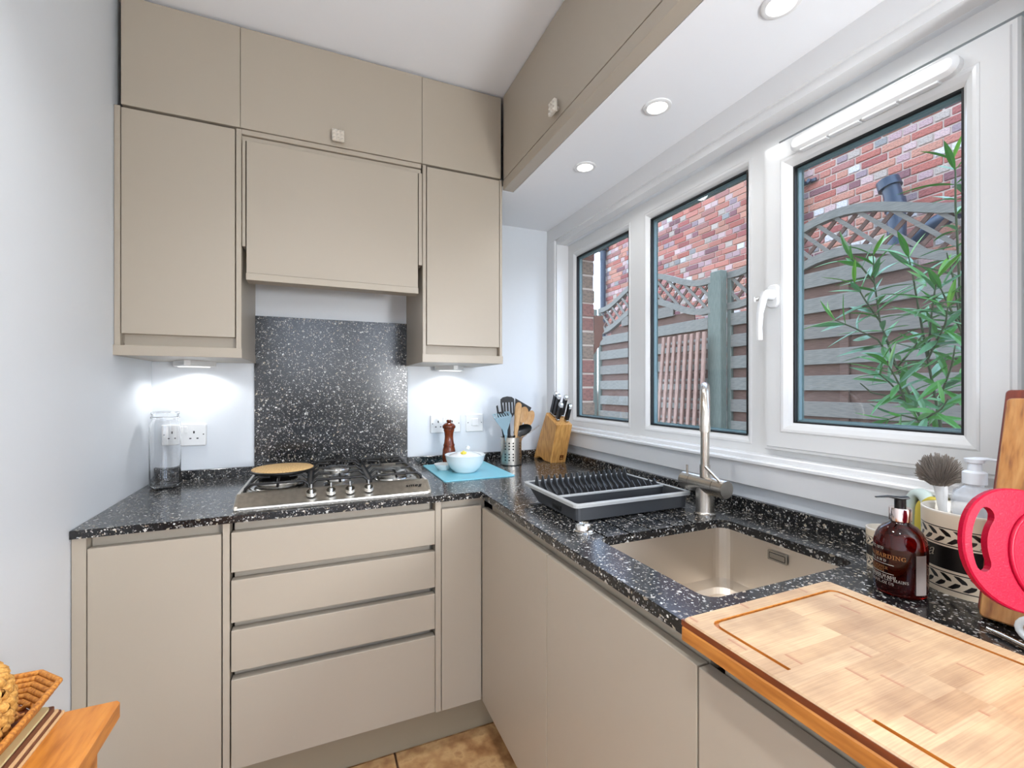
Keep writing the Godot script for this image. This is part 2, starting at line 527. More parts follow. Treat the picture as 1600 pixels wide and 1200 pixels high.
	mat("gasket", Color(0.03, 0.035, 0.04), 0.6)
	mat("spacer", Color(0.42, 0.53, 0.55), 0.35)
	# outdoors
	textured("fence_front", noise_tex(61, 0.03, [[0.0, Color(0.47, 0.46, 0.42)], [0.5, Color(0.56, 0.54, 0.49)], [1.0, Color(0.63, 0.60, 0.54)]], 256, 5), V(22, 22, 1.4), 0.85)
	textured("fence_front_b", noise_tex(62, 0.03, [[0.0, Color(0.45, 0.43, 0.40)], [0.5, Color(0.54, 0.51, 0.46)], [1.0, Color(0.60, 0.57, 0.51)]], 256, 5), V(22, 22, 1.4), 0.85)
	textured("fence_back", noise_tex(63, 0.03, [[0.0, Color(0.40, 0.30, 0.25)], [1.0, Color(0.54, 0.42, 0.36)]]), V(22, 22, 1.4), 0.9)
	textured("fence_post", noise_tex(64, 0.03, [[0.0, Color(0.41, 0.44, 0.39)], [1.0, Color(0.55, 0.57, 0.51)]]), V(18, 1.2, 18), 0.85)
	textured("trellis_wood", noise_tex(65, 0.03, [[0.0, Color(0.62, 0.48, 0.41)], [1.0, Color(0.78, 0.63, 0.55)]]), V(9, 1.4, 9), 0.85)
	var mott := noise_tex(66, 0.03, [[0.0, Color(0.70, 0.70, 0.70)], [0.55, Color(0.95, 0.95, 0.95)], [1.0, Color(1, 1, 1)]], 256, 5)
	var cs := [Color(0.76, 0.44, 0.37), Color(0.80, 0.51, 0.43), Color(0.70, 0.40, 0.36), Color(0.82, 0.57, 0.47), Color(0.58, 0.39, 0.39), Color(0.86, 0.72, 0.68), Color(0.90, 0.86, 0.83), Color(0.79, 0.64, 0.62), Color(0.66, 0.56, 0.56), Color(0.78, 0.70, 0.63), Color(0.74, 0.50, 0.45), Color(0.63, 0.60, 0.57)]
	for i in cs.size(): textured("brick_tone_%d" % i, mott, V(5, 9, 5), 0.9, cs[i])
	textured("pier_brick", mott, V(5, 9, 5), 0.9, Color(0.62, 0.40, 0.34))
	textured("pier_brick_b", mott, V(5, 9, 5), 0.9, Color(0.60, 0.50, 0.42))
	var bw := mat("brick_far", Color.WHITE, 0.9)
	bw.vertex_color_use_as_albedo = true
	mat("mortar", Color(0.80, 0.72, 0.65), 0.95)
	mat("drainpipe", Color(0.16, 0.22, 0.29), 0.35)
	mat("rust", Color(0.46, 0.27, 0.17), 0.7)
	mat("blue_bucket", Color(0.22, 0.45, 0.68), 0.4)
	mat("slate", Color(0.10, 0.13, 0.16), 0.25)
	mat("paving", Color(0.40, 0.38, 0.36), 0.9)
	for q in [["leaf", Color(0.27, 0.55, 0.16)], ["leaf_young", Color(0.45, 0.68, 0.18)], ["leaf_pale", Color(0.36, 0.58, 0.38)]]:
		var m := mat(q[0], q[1], 0.3)
		m.backlight_enabled = true; m.backlight = Color(0.35, 0.5, 0.15)
	mat("stem", Color(0.30, 0.34, 0.18), 0.7)
	for e in [["lamp_glow", Color(1.0, 0.98, 0.95), 6.0], ["strip_glow", Color(1.0, 0.98, 0.95), 2.0], ["added_globe_glow", Color(1.0, 0.95, 0.88), 2.5]]:
		var m := mat(e[0], Color.WHITE, 0.5)
		m.emission_enabled = true; m.emission = e[1]; m.emission_energy_multiplier = e[2]

func _ready() -> void:
	# ---- camera
	var cam := Camera3D.new()
	cam.name = "camera"
	cam.position = Vector3(0.6, 1.27, 2.165)
	cam.rotation_degrees = Vector3(0, -23.2, 0)
	cam.set_frustum(0.05 * 1200.0 / 700.7, Vector2(0, 0.05 * 6.0 / 700.7), 0.05, 100.0)
	add_child(cam)
	cam.current = true
	# ---- sky, exposure
	var we := WorldEnvironment.new()
	we.name = "world"
	var e := Environment.new()
	var sky := Sky.new()
	var sm := ProceduralSkyMaterial.new()
	sm.sky_top_color = Color(0.74, 0.85, 1.0); sm.sky_horizon_color = Color(0.95, 0.97, 1.0)
	sm.ground_bottom_color = Color(0.34, 0.33, 0.32); sm.ground_horizon_color = Color(0.62, 0.62, 0.62)
	sm.sky_energy_multiplier = SKY
	sky.sky_material = sm
	e.background_mode = Environment.BG_SKY; e.sky = sky
	e.tonemap_mode = Environment.TONE_MAPPER_LINEAR; e.tonemap_exposure = 1.0
	e.sdfgi_enabled = true; e.ssao_enabled = true; e.ssil_enabled = true
	we.environment = e
	add_child(we)
	materials()
	room()
	window()
	base_units()
	wall_units()
	lamps()
	worktop_and_sink()
	hob()
	left_corner()
	middle_counter()
	rack_and_tap()
	right_counter()
	low_table()
	garden()

const SKY := 2.0
const SPOT := 0.12
const UNDER := 0.075
const GLOBE_FILL := 2.6  # strength of the added globe fill lamp
const DOWN := 1.5  # strength of the added ceiling fill spotlights

# left wall is a touch out of square
func left_x(z: float) -> float:
	return -0.004 + 0.018 * z

func light_on(l: Light3D, called: String, at: Vector3, energy: float, size: float, col: Color) -> void:
	l.position = at; l.light_energy = energy; l.light_size = size; l.light_color = col; l.shadow_enabled = true
	named(self, l, called)

# ---------------------------------------------------------------- room
const ZB := 3.4
const CEIL := 2.525
func room() -> void:
	var b := B.new()
	b.box(V(-0.3, -0.15, -0.2), V(2.2, -0.012, ZB + 0.2), 0.0)
	var fl := struct("floor", b, M.grout)
	for i in range(-1, 6):
		for j in range(0, 9):
			var x0 := 0.84 + 0.4 * (i - 2); var z0 := 0.17 + 0.4 * (j - 1)
			var t := B.new()
			t.box(V(maxf(x0, -0.05) + 0.003, -0.012, maxf(z0, 0.0) + 0.003), V(minf(x0 + 0.4, 1.8) - 0.003, 0.0, minf(z0 + 0.4, ZB) - 0.003), 0.002)
			if x0 < 1.75 and x0 + 0.4 > 0.0 and z0 < ZB - 0.05: part(fl, "tile", t, M.floor_tile)
	b = B.new()
	b.box(V(-0.3, CEIL, -0.2), V(2.2, CEIL + 0.2, ZB + 0.2), 0.0)
	struct("ceiling", b, M.ceiling_paint)
	b = B.new()
	b.plate(PackedVector2Array([Vector2(left_x(-0.2) - 0.2, -0.2), Vector2(left_x(-0.2), -0.2), Vector2(left_x(ZB + 0.2), ZB + 0.2), Vector2(left_x(-0.2) - 0.2, ZB + 0.2)]), [], 0.0, CEIL, FLOORWISE)
	struct("wall_left", b, M.wall_paint)
	b = B.new()
	b.box(V(left_x(-0.15), 0, -0.15), V(1.95, CEIL, 0), 0.0)
	struct("wall_back", b, M.wall_paint)
	b = B.new()
	b.box(V(left_x(ZB), 0, ZB), V(0.10, CEIL, ZB + 0.15), 0.0)
	b.box(V(1.69, 0, ZB), V(1.95, CEIL, ZB + 0.15), 0.0)
	b.box(V(0.10, 2.30, ZB), V(1.69, CEIL, ZB + 0.15), 0.0)
	struct("wall_rear", b, M.wall_paint)
	# unseen glazed doors behind the camera, placed to let daylight into the room
	var gd := Node3D.new()
	gd.position = V(0.9, 0, ZB + 0.08)
	named(self, gd, "door_1")
	gd.set_meta("kind", "structure")
	for k in 2:
		var x0 := 0.10 + 0.795 * k
		b = B.new()
		b.plate(rrect(x0, 0.0, x0 + 0.795, 2.30, 0.002, 1), [rrect(x0 + 0.06, 0.12, x0 + 0.735, 2.24, 0.002, 1)], ZB + 0.05, ZB + 0.11)
		part(gd, "door_leaf", b, M.upvc)
		b = B.new()
		b.quad(V(x0 + 0.055, 0.115, ZB + 0.08), V(x0 + 0.74, 0.115, ZB + 0.08), V(x0 + 0.74, 2.245, ZB + 0.08), V(x0 + 0.055, 2.245, ZB + 0.08))
		part(gd, "pane", b, M.pane_glass)
	# window wall, with its opening
	b = B.new()
	b.box(V(1.79, 0, 0), V(1.95, 1.05, ZB), 0.0)
	b.box(V(1.79, 2.02, 0), V(1.95, CEIL, ZB), 0.0)
	b.box(V(1.75, CEIL + 0.2, -1.2), V(1.95, 6.2, ZB + 0.2), 0.0)  # unseen upper wall, added to keep sky light off the garden
	b.box(V(1.79, 1.05, 0), V(1.87, 2.02, 0.085), 0.0)
	b.box(V(1.79, 1.05, 1.81), V(1.95, 2.02, ZB), 0.0)
	var wr := struct("wall_right", b, M.wall_paint)
	# brick end of the outer reveal seen through the first pane
	for i in 13:
		var q := B.new()
		var y0 := 1.052 + 0.0747 * i
		q.box(V(1.874, y0, -0.09), V(1.95 + 0.003 * sin(i * 2.3), y0 + 0.066, 0.132 + 0.003 * sin(i * 1.7)), 0.003)
		part(wr, "brick", q, M.pier_brick if [0, 2, 3, 4, 7, 8, 12].has(i) else M.pier_brick_b)
	q_mortar(wr)
	for i in 9:
		var q := B.new()
		q.box(V(1.874, 1.985, 0.13 + 0.215 * i), V(1.952, 2.06, 0.337 + 0.215 * i), 0.003)
		part(wr, "brick", q, M.pier_brick_b)
	# lowered soffit under the cupboards over the window
	b = B.new()
	b.box(V(1.373, 2.118, 0.0), V(1.79, 2.138, 3.4), 0.0)
	b.box(V(1.324, 2.118, 0.0), V(1.373, 2.138, 0.374), 0.0)
	struct("ceiling", b, M.ceiling_paint)

func q_mortar(p: Node3D) -> void:
	var q := B.new()
	q.box(V(1.872, 1.045, -0.09), V(1.947, 2.02, 0.128), 0.0)
	part(p, "mortar", q, M.mortar)

# ---------------------------------------------------------------- window
func bead(z0: float, z1: float, y0: float, y1: float, xf: float, w := 0.026) -> B:
	var b := B.new()
	b.frame(z0, z1, y0, y1, [Vector2(0, xf + 0.012), Vector2(0, xf), Vector2(0.004, xf - 0.002), Vector2(0.010, xf - 0.001), Vector2(w * 0.7, xf + 0.006), Vector2(w, xf + 0.016), Vector2(w, xf + 0.028)])
	return b

func glazing(p: Node3D, z0: float, z1: float, y0: float, y1: float, x: float) -> void:
	var b := B.new()
	b.frame(z0, z1, y0, y1, [Vector2(-0.002, x - 0.012), Vector2(0.0025, x - 0.012), Vector2(0.0025, x)])
	part(p, "gasket", b, M.gasket)
	b = B.new()
	b.frame(z0, z1, y0, y1, [Vector2(-0.004, x + 0.001), Vector2(0.006, x + 0.001), Vector2(0.006, x + 0.016), Vector2(0.010, x + 0.016)])
	part(p, "spacer", b, M.spacer)
	b = B.new()
	b.quad(V(x, y0 - 0.004, z0 - 0.004), V(x, y0 - 0.004, z1 + 0.004), V(x, y1 + 0.004, z1 + 0.004), V(x, y1 + 0.004, z0 - 0.004))
	part(p, "pane", b, M.pane_glass)

func window() -> void:
	var w := Node3D.new()
	w.position = V(1.84, 1.075, 0.95)
	named(self, w, "window_1")
	w.set_meta("kind", "structure")
	w.set_meta("label", "white plastic window with two fixed lights and an opening sash over the sink")
	var X := 1.81
	var b := B.new()
	b.box(V(X, 1.07, 0.07), V(X + 0.06, 2.035, 0.142), 0.0)
	b.box(V(X, 1.07, 1.775), V(X + 0.06, 2.035, 1.84), 0.0)
	b.box(V(X, 1.975, 0.142), V(X + 0.06, 2.035, 1.775), 0.0)
	b.box(V(X, 1.07, 0.142), V(X + 0.06, 1.098, 1.775), 0.0)
	part(w, "outer_frame", b, M.upvc)
	b = B.new()
	b.box(V(X, 1.098, 0.616), V(X + 0.06, 1.975, 0.705), 0.0)
	part(w, "mullion", b, M.upvc)
	b = B.new()
	b.box(V(X, 1.098, 1.198), V(X + 0.06, 1.975, 1.285), 0.0)
	part(w, "mullion", b, M.upvc)
	for L in [[0.142, 0.616], [0.705, 1.198]]:
		part(w, "glazing_bead", bead(L[0], L[1], 1.098, 1.975, X), M.upvc)
		glazing(w, L[0] + 0.026, L[1] - 0.026, 1.124, 1.949 - 0.004, X + 0.022)
	# the opening sash stands proud of the frame
	var s := Node3D.new()
	s.position = V(1.79, 1.092, 1.25) - w.position
	named(w, s, "opening_sash")
	var S := 1.788
	b = B.new()
	b.frame(1.251, 1.772, 1.092, 1.962, [Vector2(0.0, S + 0.03), Vector2(0.0, S + 0.010), Vector2(0.003, S + 0.004), Vector2(0.010, S + 0.004), Vector2(0.012, S), Vector2(0.052, S), Vector2(0.054, S + 0.001)])
	part(s, "sash_frame", b, M.upvc)
	part(s, "glazing_bead", bead(1.304, 1.718, 1.145, 1.909, S, 0.030), M.upvc)
	glazing(s, 1.334, 1.688, 1.175, 1.879, S + 0.026)
	b = B.new()
	b.plate(rrect(1.268, 1.497, 1.304, 1.563, 0.014), [], 0.0, -0.009, SIDEWISE.translated(V(S, 0, 0)), 0.003)
	b.tube([V(S - 0.008, 1.533, 1.286), V(S - 0.03, 1.533, 1.286), V(S - 0.040, 1.532, 1.284)], [0.015, 0.014, 0.011], 16)
	b.tube([V(S - 0.036, 1.538, 1.287), V(S - 0.042, 1.520, 1.284), V(S - 0.050, 1.480, 1.281), V(S - 0.052, 1.440, 1.279), V(S - 0.048, 1.405, 1.277)], [0.011, 0.0115, 0.0095, 0.009, 0.0088], 12, true, 0.7)
	part(s, "window_handle", b, M.white_plastic)
	b = B.new()
	b.tube([V(S - 0.035, 1.524, 1.270), V(S - 0.047, 1.522, 1.262)], [0.0065, 0.0065], 14)
	part(s, "lock_button", b, M.chrome)
	# trickle vent
	var tv := thing("trickle_vent", "long slim white plastic trickle vent along the top of the opening window sash", "vent", V(1.788, 1.925, 1.52))
	b = B.new()
	b.plate(rrect(1.345, 1.903, 1.695, 1.945, 0.0205, 8), [], 0.0, -0.024, SIDEWISE.translated(V(S, 0, 0)), 0.008)
	part(tv, "vent_hood", b, M.white_plastic)
	for k in 4:
		b = B.new()
		b.box(V(S - 0.019, 1.899, 1.372 + 0.074 * k), V(S - 0.004, 1.9035, 1.44 + 0.074 * k), 0.001)
		part(tv, "louvre", b, M.white_plastic)
	# lining boards round the opening
	b = B.new()
	b.box(V(1.735, 2.046, 0.0), V(1.79, 2.118, 2.4), 0.0)
	b.box(V(1.746, 2.0205, 0.0), V(1.815, 2.046, 2.4), 0.0)
	struct("trim_1", b, M.gloss_white)
	b = B.new()
	b.box(V(1.735, 0.938, 0.0), V(1.79, 2.046, 0.060), 0.0)
	b.box(V(1.731, 1.05, 0.042), V(1.745, 2.045, 0.089), 0.004)
	b.box(V(1.741, 1.05, 0.05), V(1.815, 2.0205, 0.0985), 0.0)
	struct("trim_2", b, M.gloss_white)
	b = B.new()
	b.box(V(1.741, 1.07, 1.812), V(1.815, 2.04, 1.9), 0.002)
	struct("trim_3", b, M.gloss_white)
	b = B.new()
	b.box(V(1.772, 1.05, 0.09), V(1.83, 1.075, 1.9), 0.003)
	b.box(V(1.750, 1.048, 0.06), V(1.79, 1.061, 2.4), 0.005)
	b.box(V(1.764, 0.981, 0.06), V(1.79, 1.05, 2.4), 0.002)
	struct("trim_4", b, M.gloss_white)
	b = B.new()
	b.box(V(1.80, 1.02, -0.05), V(2.02, 1.072, 2.0), 0.004)
	struct("trim_5", b, M.slate)

# ---------------------------------------------------------------- fitted units
func door(p: Node3D, called: String, lo: Vector3, hi: Vector3, m: Material = null) -> MeshInstance3D:
	var b := B.new()
	b.box(lo, hi, 0.001)
	return part(p, called, b, m if m else M.cabinet_paint)

func base_units() -> void:
	var c := thing("base_cabinet", "narrow beige handleless base cabinet beside the left wall", "cabinet", V(0.18, 0.15, 0.32))
	door(c, "carcass", V(0.018, 0.15, 0.02), V(0.357, 0.83, 0.628), M.cabinet_edge)
	door(c, "filler_panel", V(left_x(0.654) + 0.002, 0.15, 0.60), V(0.0395, 0.879, 0.652))
	door(c, "door", V(0.0425, 0.160, 0.631), V(0.340, 0.849, 0.654))
	door(c, "finger_rail", V(0.041, 0.835, 0.56), V(0.341, 0.879, 0.622), M.cabinet_edge)
	door(c, "end_panel", V(0.343, 0.158, 0.60), V(0.3605, 0.879, 0.652))
	c = thing("drawer_cabinet", "wide beige base cabinet with four handleless drawers under the hob", "cabinet", V(0.66, 0.15, 0.32))
	door(c, "carcass", V(0.3635, 0.15, 0.02), V(0.964, 0.875, 0.597), M.cabinet_edge)
	for d in [[0.735, 0.850], [0.589, 0.711], [0.447, 0.566], [0.163, 0.423]]:
		door(c, "drawer", V(0.3645, d[0], 0.625), V(0.9615, d[1], 0.654))
		door(c, "finger_rail", V(0.368, d[1] - 0.01, 0.60), V(0.952, d[1] + 0.026, 0.618), M.cabinet_edge)
	door(c, "end_panel", V(0.9635, 0.158, 0.60), V(0.9835, 0.879, 0.652))
	c = thing("corner_cabinet", "tall narrow beige panel cabinet in the inner corner of the base units", "cabinet", V(1.06, 0.15, 0.32))
	door(c, "carcass", V(0.985, 0.15, 0.02), V(1.165, 0.83, 0.628), M.cabinet_edge)
	door(c, "front_panel", V(0.9855, 0.160, 0.631), V(1.129, 0.852, 0.654))
	door(c, "finger_rail", V(0.9855, 0.835, 0.56), V(1.150, 0.879, 0.628), M.cabinet_edge)
	var zs := [[0.660, 1.1495], [1.1525, 1.6455], [1.6495, 2.25]]
	var ls := ["beige handleless base cabinet next to the inner corner, below the dish rack", "beige handleless base cabinet below the sink", "beige handleless base cabinet below the bamboo chopping board"]
	for i in 3:
		c = thing("base_cabinet", ls[i], "cabinet", V(1.45, 0.15, (zs[i][0] + zs[i][1]) / 2.0))
		var top := 0.825 if i != 1 else 0.66
		door(c, "carcass", V(1.156, 0.15, zs[i][0] + 0.003), V(1.77, top, zs[i][1] - 0.002), M.cabinet_edge)
		door(c, "door", V(1.130, 0.160, zs[i][0]), V(1.153, 0.845, zs[i][1]))
		door(c, "finger_rail", V(1.157, 0.83, zs[i][0] + (0.03 if i == 0 else 0.001 if i == 1 else 0.024)), V(1.19, 0.879, zs[i][1]), M.cabinet_edge)
	var b := B.new()
	b.box(V(left_x(0.6) + 0.003, 0, 0.55), V(1.22, 0.149, 0.57), 0.001)
	b.box(V(1.21, 0, 0.56), V(1.23, 0.149, 2.25), 0.001)
	solo("plinth", "taupe kickboard running along the floor under the base cabinets", "plinth", b, M.plinth_paint)

func knob(p: Node3D, at: Vector3, out: Vector3, side: Vector3) -> void:
	# square knob cut with a lattice of little pyramids
	var b := B.new()
	b.tube([at, at + out * 0.012], 0.008, 12)
	var o := at + out * 0.012
	var h := 0.021
	var bb := Basis(side, Vector3.UP, out)
	b.xf = Transform3D(bb, o)
	b.box(V(-h, -h, 0), V(h, h, 0.012), 0.003)
	for i in 3:
		for j in 3:
			var cx := -h + h * (2 * i + 1) / 3.0; var cy := -h + h * (2 * j + 1) / 3.0; var k := h / 3.0
			var tip := V(cx, cy, 0.018)
			b.tri(V(cx - k, cy - k, 0.012), V(cx + k, cy - k, 0.012), tip); b.tri(V(cx + k, cy - k, 0.012), V(cx + k, cy + k, 0.012), tip)
			b.tri(V(cx + k, cy + k, 0.012), V(cx - k, cy + k, 0.012), tip); b.tri(V(cx - k, cy + k, 0.012), V(cx - k, cy - k, 0.012), tip)
	b.xf = Transform3D.IDENTITY
	part(p, "knob", b, M.knob_glass)

func wall_units() -> void:
	var kg := mat("knob_glass", Color(0.80, 0.77, 0.72), 0.12)
	kg.clearcoat_enabled = true; kg.clearcoat = 0.6; kg.clearcoat_roughness = 0.05
	var F := 0.375
	for q in [["beige wall cabinet left of the cooker hood, against the left wall", 0.004, 0.351, 0.0225, 0.332], ["narrow beige wall cabinet right of the cooker hood", 0.979, 1.322, 0.9955, 1.3075]]:
		var c := thing("wall_cabinet", q[0], "cabinet", V((q[1] + q[2]) / 2.0, 1.373, 0.18))
		door(c, "carcass", V(q[1] + 0.003, 1.413, 0.002), V(q[2] - 0.003, 2.160, 0.345), M.cabinet_edge)
		door(c, "side_panel", V(q[1], 1.405, 0.002), V(q[3] - 0.003, 2.164, F - 0.002))
		door(c, "side_panel", V(q[4] + 0.003, 1.405, 0.002), V(q[2], 2.164, F - 0.002))
		door(c, "door", V(q[3], 1.443, 0.350), V(q[4], 2.159, F))
		door(c, "finger_rail", V(q[3], 1.404, 0.33), V(q[4], 1.470, 0.3485), M.cabinet_edge)
		door(c, "pelmet", V(q[1] - 0.002, 1.373, 0.002), V(q[2] + 0.002, 1.406, F + 0.002))
	var c := thing("extractor_cabinet", "wide beige cooker hood cabinet over the hob", "extractor hood", V(0.664, 1.642, 0.18))
	door(c, "casing", V(0.356, 1.76, 0.003), V(0.974, 2.120, 0.335), M.cabinet_edge)
	door(c, "door", V(0.3665, 1.669, 0.352), V(0.9595, 2.127, F))
	door(c, "side_filler", V(0.3535, 1.76, 0.30), V(0.3630, 2.128, F - 0.002))
	door(c, "side_filler", V(0.9630, 1.76, 0.30), V(0.9765, 2.128, F - 0.002))
	door(c, "pull_out_visor", V(0.366, 1.643, 0.32), V(0.9595, 1.667, F + 0.009))
	door(c, "grease_filter", V(0.39, 1.745, 0.03), V(0.94, 1.762, 0.31), M.brushed_steel)
	var tops := [["beige top box cupboard against the ceiling and the left wall", 0.022, 0.3475], ["wide beige top box cupboard with a square knob above the cooker hood", 0.3487, 0.9755], ["narrow beige top box cupboard beside the right-hand cupboard run", 0.9767, 1.3155]]
	for i in 3:
		var q = tops[i]
		c = thing("top_cupboard", q[0], "cupboard", V((q[1] + q[2]) / 2.0, 2.165, 0.18))
		door(c, "carcass", V(q[1] + 0.004, 2.169, 0.002), V(q[2] - 0.004, 2.508, 0.345), M.cabinet_edge)
		var dr := door(c, "door", V(q[1], 2.168, 0.352), V(q[2], 2.515, F))
		if i == 1:
			knob(dr, V(0.662, 2.199, F), V(0, 0, 1), V(1, 0, 0))
			door(c, "light_rail", V(q[1] + 0.002, 2.149, 0.345), V(q[2] - 0.002, 2.166, F - 0.004))
			door(c, "light_rail", V(q[1] + 0.002, 2.130, 0.345), V(q[2] - 0.002, 2.147, F - 0.012))
	c = thing("high_cupboard", "long beige high cupboard with a square knob above the window", "cupboard", V(1.55, 2.118, 1.8))
	door(c, "carcass", V(1.352, 2.142, 0.382), V(1.788, 2.510, 3.2), M.cabinet_edge)
	var hd := door(c, "door", V(1.324, 2.163, 0.382), V(1.346, 2.519, 1.780))
	door(c, "door", V(1.324, 2.163, 1.783), V(1.346, 2.519, 3.2))
	door(c, "bottom_rail", V(1.324, 2.1185, 0.377), V(1.372, 2.160, 3.2))
	knob(hd, V(1.324, 2.192, 0.862), V(-1, 0, 0), V(0, 0, 1))

# ---------------------------------------------------------------- lamps
func lamps() -> void:
	var i := 0
	for z in [0.695, 1.095, 1.49]:
		var lab: String = ["round recessed spotlight in the soffit nearest the back wall", "round recessed spotlight in the soffit above the tap", "round recessed spotlight in the soffit above the sink front and chopping board"][i]
		i += 1
		var t := thing("recessed_spotlight", lab, "spotlight", V(1.535, 2.118, z), "soffit spotlights")
		var b := B.new()
		b.lathe([Vector2(0.041, 0.0), Vector2(0.041, -0.003), Vector2(0.038, -0.005), Vector2(0.030, -0.005), Vector2(0.028, 0.0)], 32)
		part(t, "bezel", b, M.white_plastic, true)
		b = B.new()
		b.lathe([Vector2(0.0, -0.0015), Vector2(0.029, -0.0015), Vector2(0.029, -0.001)], 32)
		part(t, "lamp_lens", b, M.lamp_glow, true)
		var s := SpotLight3D.new()
		s.spot_angle = 74.0; s.spot_angle_attenuation = 0.6; s.spot_range = 8.0; s.spot_attenuation = 2.0
		s.rotation_degrees = Vector3(-90, 0, 0)
		light_on(s, "spotlight_beam", V(1.535, 2.112, z), SPOT, 0.026, Color(0.98, 0.99, 1.0))
	for q in [[0.150, "triangular lamp under the left wall cabinet"], [1.175, "triangular lamp under the right wall cabinet"]]:
		var t := thing("cabinet_lamp", q[1], "lamp", V(q[0], 1.373, 0.11), "lamps under the wall cabinets")
		var b := B.new()
		var tri := PackedVector2Array([Vector2(q[0] - 0.07, 0.05), Vector2(q[0] + 0.07, 0.05), Vector2(q[0] + 0.07, 0.06), Vector2(q[0] + 0.01, 0.17), Vector2(q[0] - 0.01, 0.17), Vector2(q[0] - 0.07, 0.06)])
		b.plate(tri, [], 1.373, 1.352, FLOORWISE, 0.003)
		part(t, "lamp_body", b, M.white_plastic)
		b = B.new()
		b.box(V(q[0] - 0.05, 1.3505, 0.056), V(q[0] + 0.05, 1.3525, 0.085), 0.001)
		part(t, "lamp_lens", b, M.strip_glow)
		var s := SpotLight3D.new()
		s.spot_angle = 80.0; s.spot_angle_attenuation = 0.4; s.spot_range = 6.0; s.spot_attenuation = 2.0
		s.rotation_degrees = Vector3(-90, 0, 0)
		light_on(s, "cabinet_lamp_beam", V(q[0], 1.345, 0.07), UNDER, 0.03, Color(0.98, 0.99, 1.0))
	# added fill spotlights in the main ceiling, out of view
	i = 0
	for z in [1.25, 2.15, 2.95]:
		var lab: String = ["added recessed fill spotlight in the main ceiling nearest the hob, out of view", "added recessed fill spotlight in the main ceiling above the camera, out of view", "added recessed fill spotlight in the main ceiling nearest the unseen doors, out of view"][i]
		i += 1
		var t := thing("added_ceiling_spotlight", lab, "spotlight", V(0.55, CEIL, z), "added ceiling fill spotlights")
		var b := B.new()
		b.lathe([Vector2(0.045, 0.0), Vector2(0.045, -0.003), Vector2(0.042, -0.005), Vector2(0.034, -0.005), Vector2(0.032, 0.0)], 32)
		part(t, "bezel", b, M.white_plastic, true)
		b = B.new()
		b.lathe([Vector2(0.0, -0.0015), Vector2(0.033, -0.0015), Vector2(0.033, -0.001)], 32)
		part(t, "lamp_lens", b, M.lamp_glow, true)
		var s := SpotLight3D.new()
		s.spot_angle = 60.0; s.spot_angle_attenuation = 1.0; s.spot_range = 8.0; s.spot_attenuation = 2.0
		s.rotation_degrees = Vector3(-90, 0, 0)
		light_on(s, "added_ceiling_beam", V(0.55, CEIL - 0.008, z), DOWN, 0.06, Color(0.98, 0.99, 1.0))
	# added globe fill lamp, out of view behind the camera
	var at := V(1.58, 1.30, 3.12)
	var t := thing("added_globe_lamp", "added white globe fill lamp standing out of view behind the camera", "lamp", V(at.x, 0, at.z))
	var b := B.new()
	var pr := []
	for k in 17: pr.append(Vector2(0.16 * sin(PI * k / 16.0), at.y - 0.16 * cos(PI * k / 16.0)))
	b.lathe(pr, 32, V(at.x, 0, at.z))
	part(t, "globe", b, M.added_globe_glow)
	b = B.new()
	b.lathe([Vector2(0.0, 0.0), Vector2(0.12, 0.0), Vector2(0.12, 0.015), Vector2(0.02, 0.03), Vector2(0.012, 0.05), Vector2(0.012, 1.15)], 24, V(at.x, 0, at.z))
	part(t, "stand", b, M.black_plastic)
	light_on(OmniLight3D.new(), "added_globe_light", at, GLOBE_FILL, 0.14, Color(0.97, 0.985, 1.0))

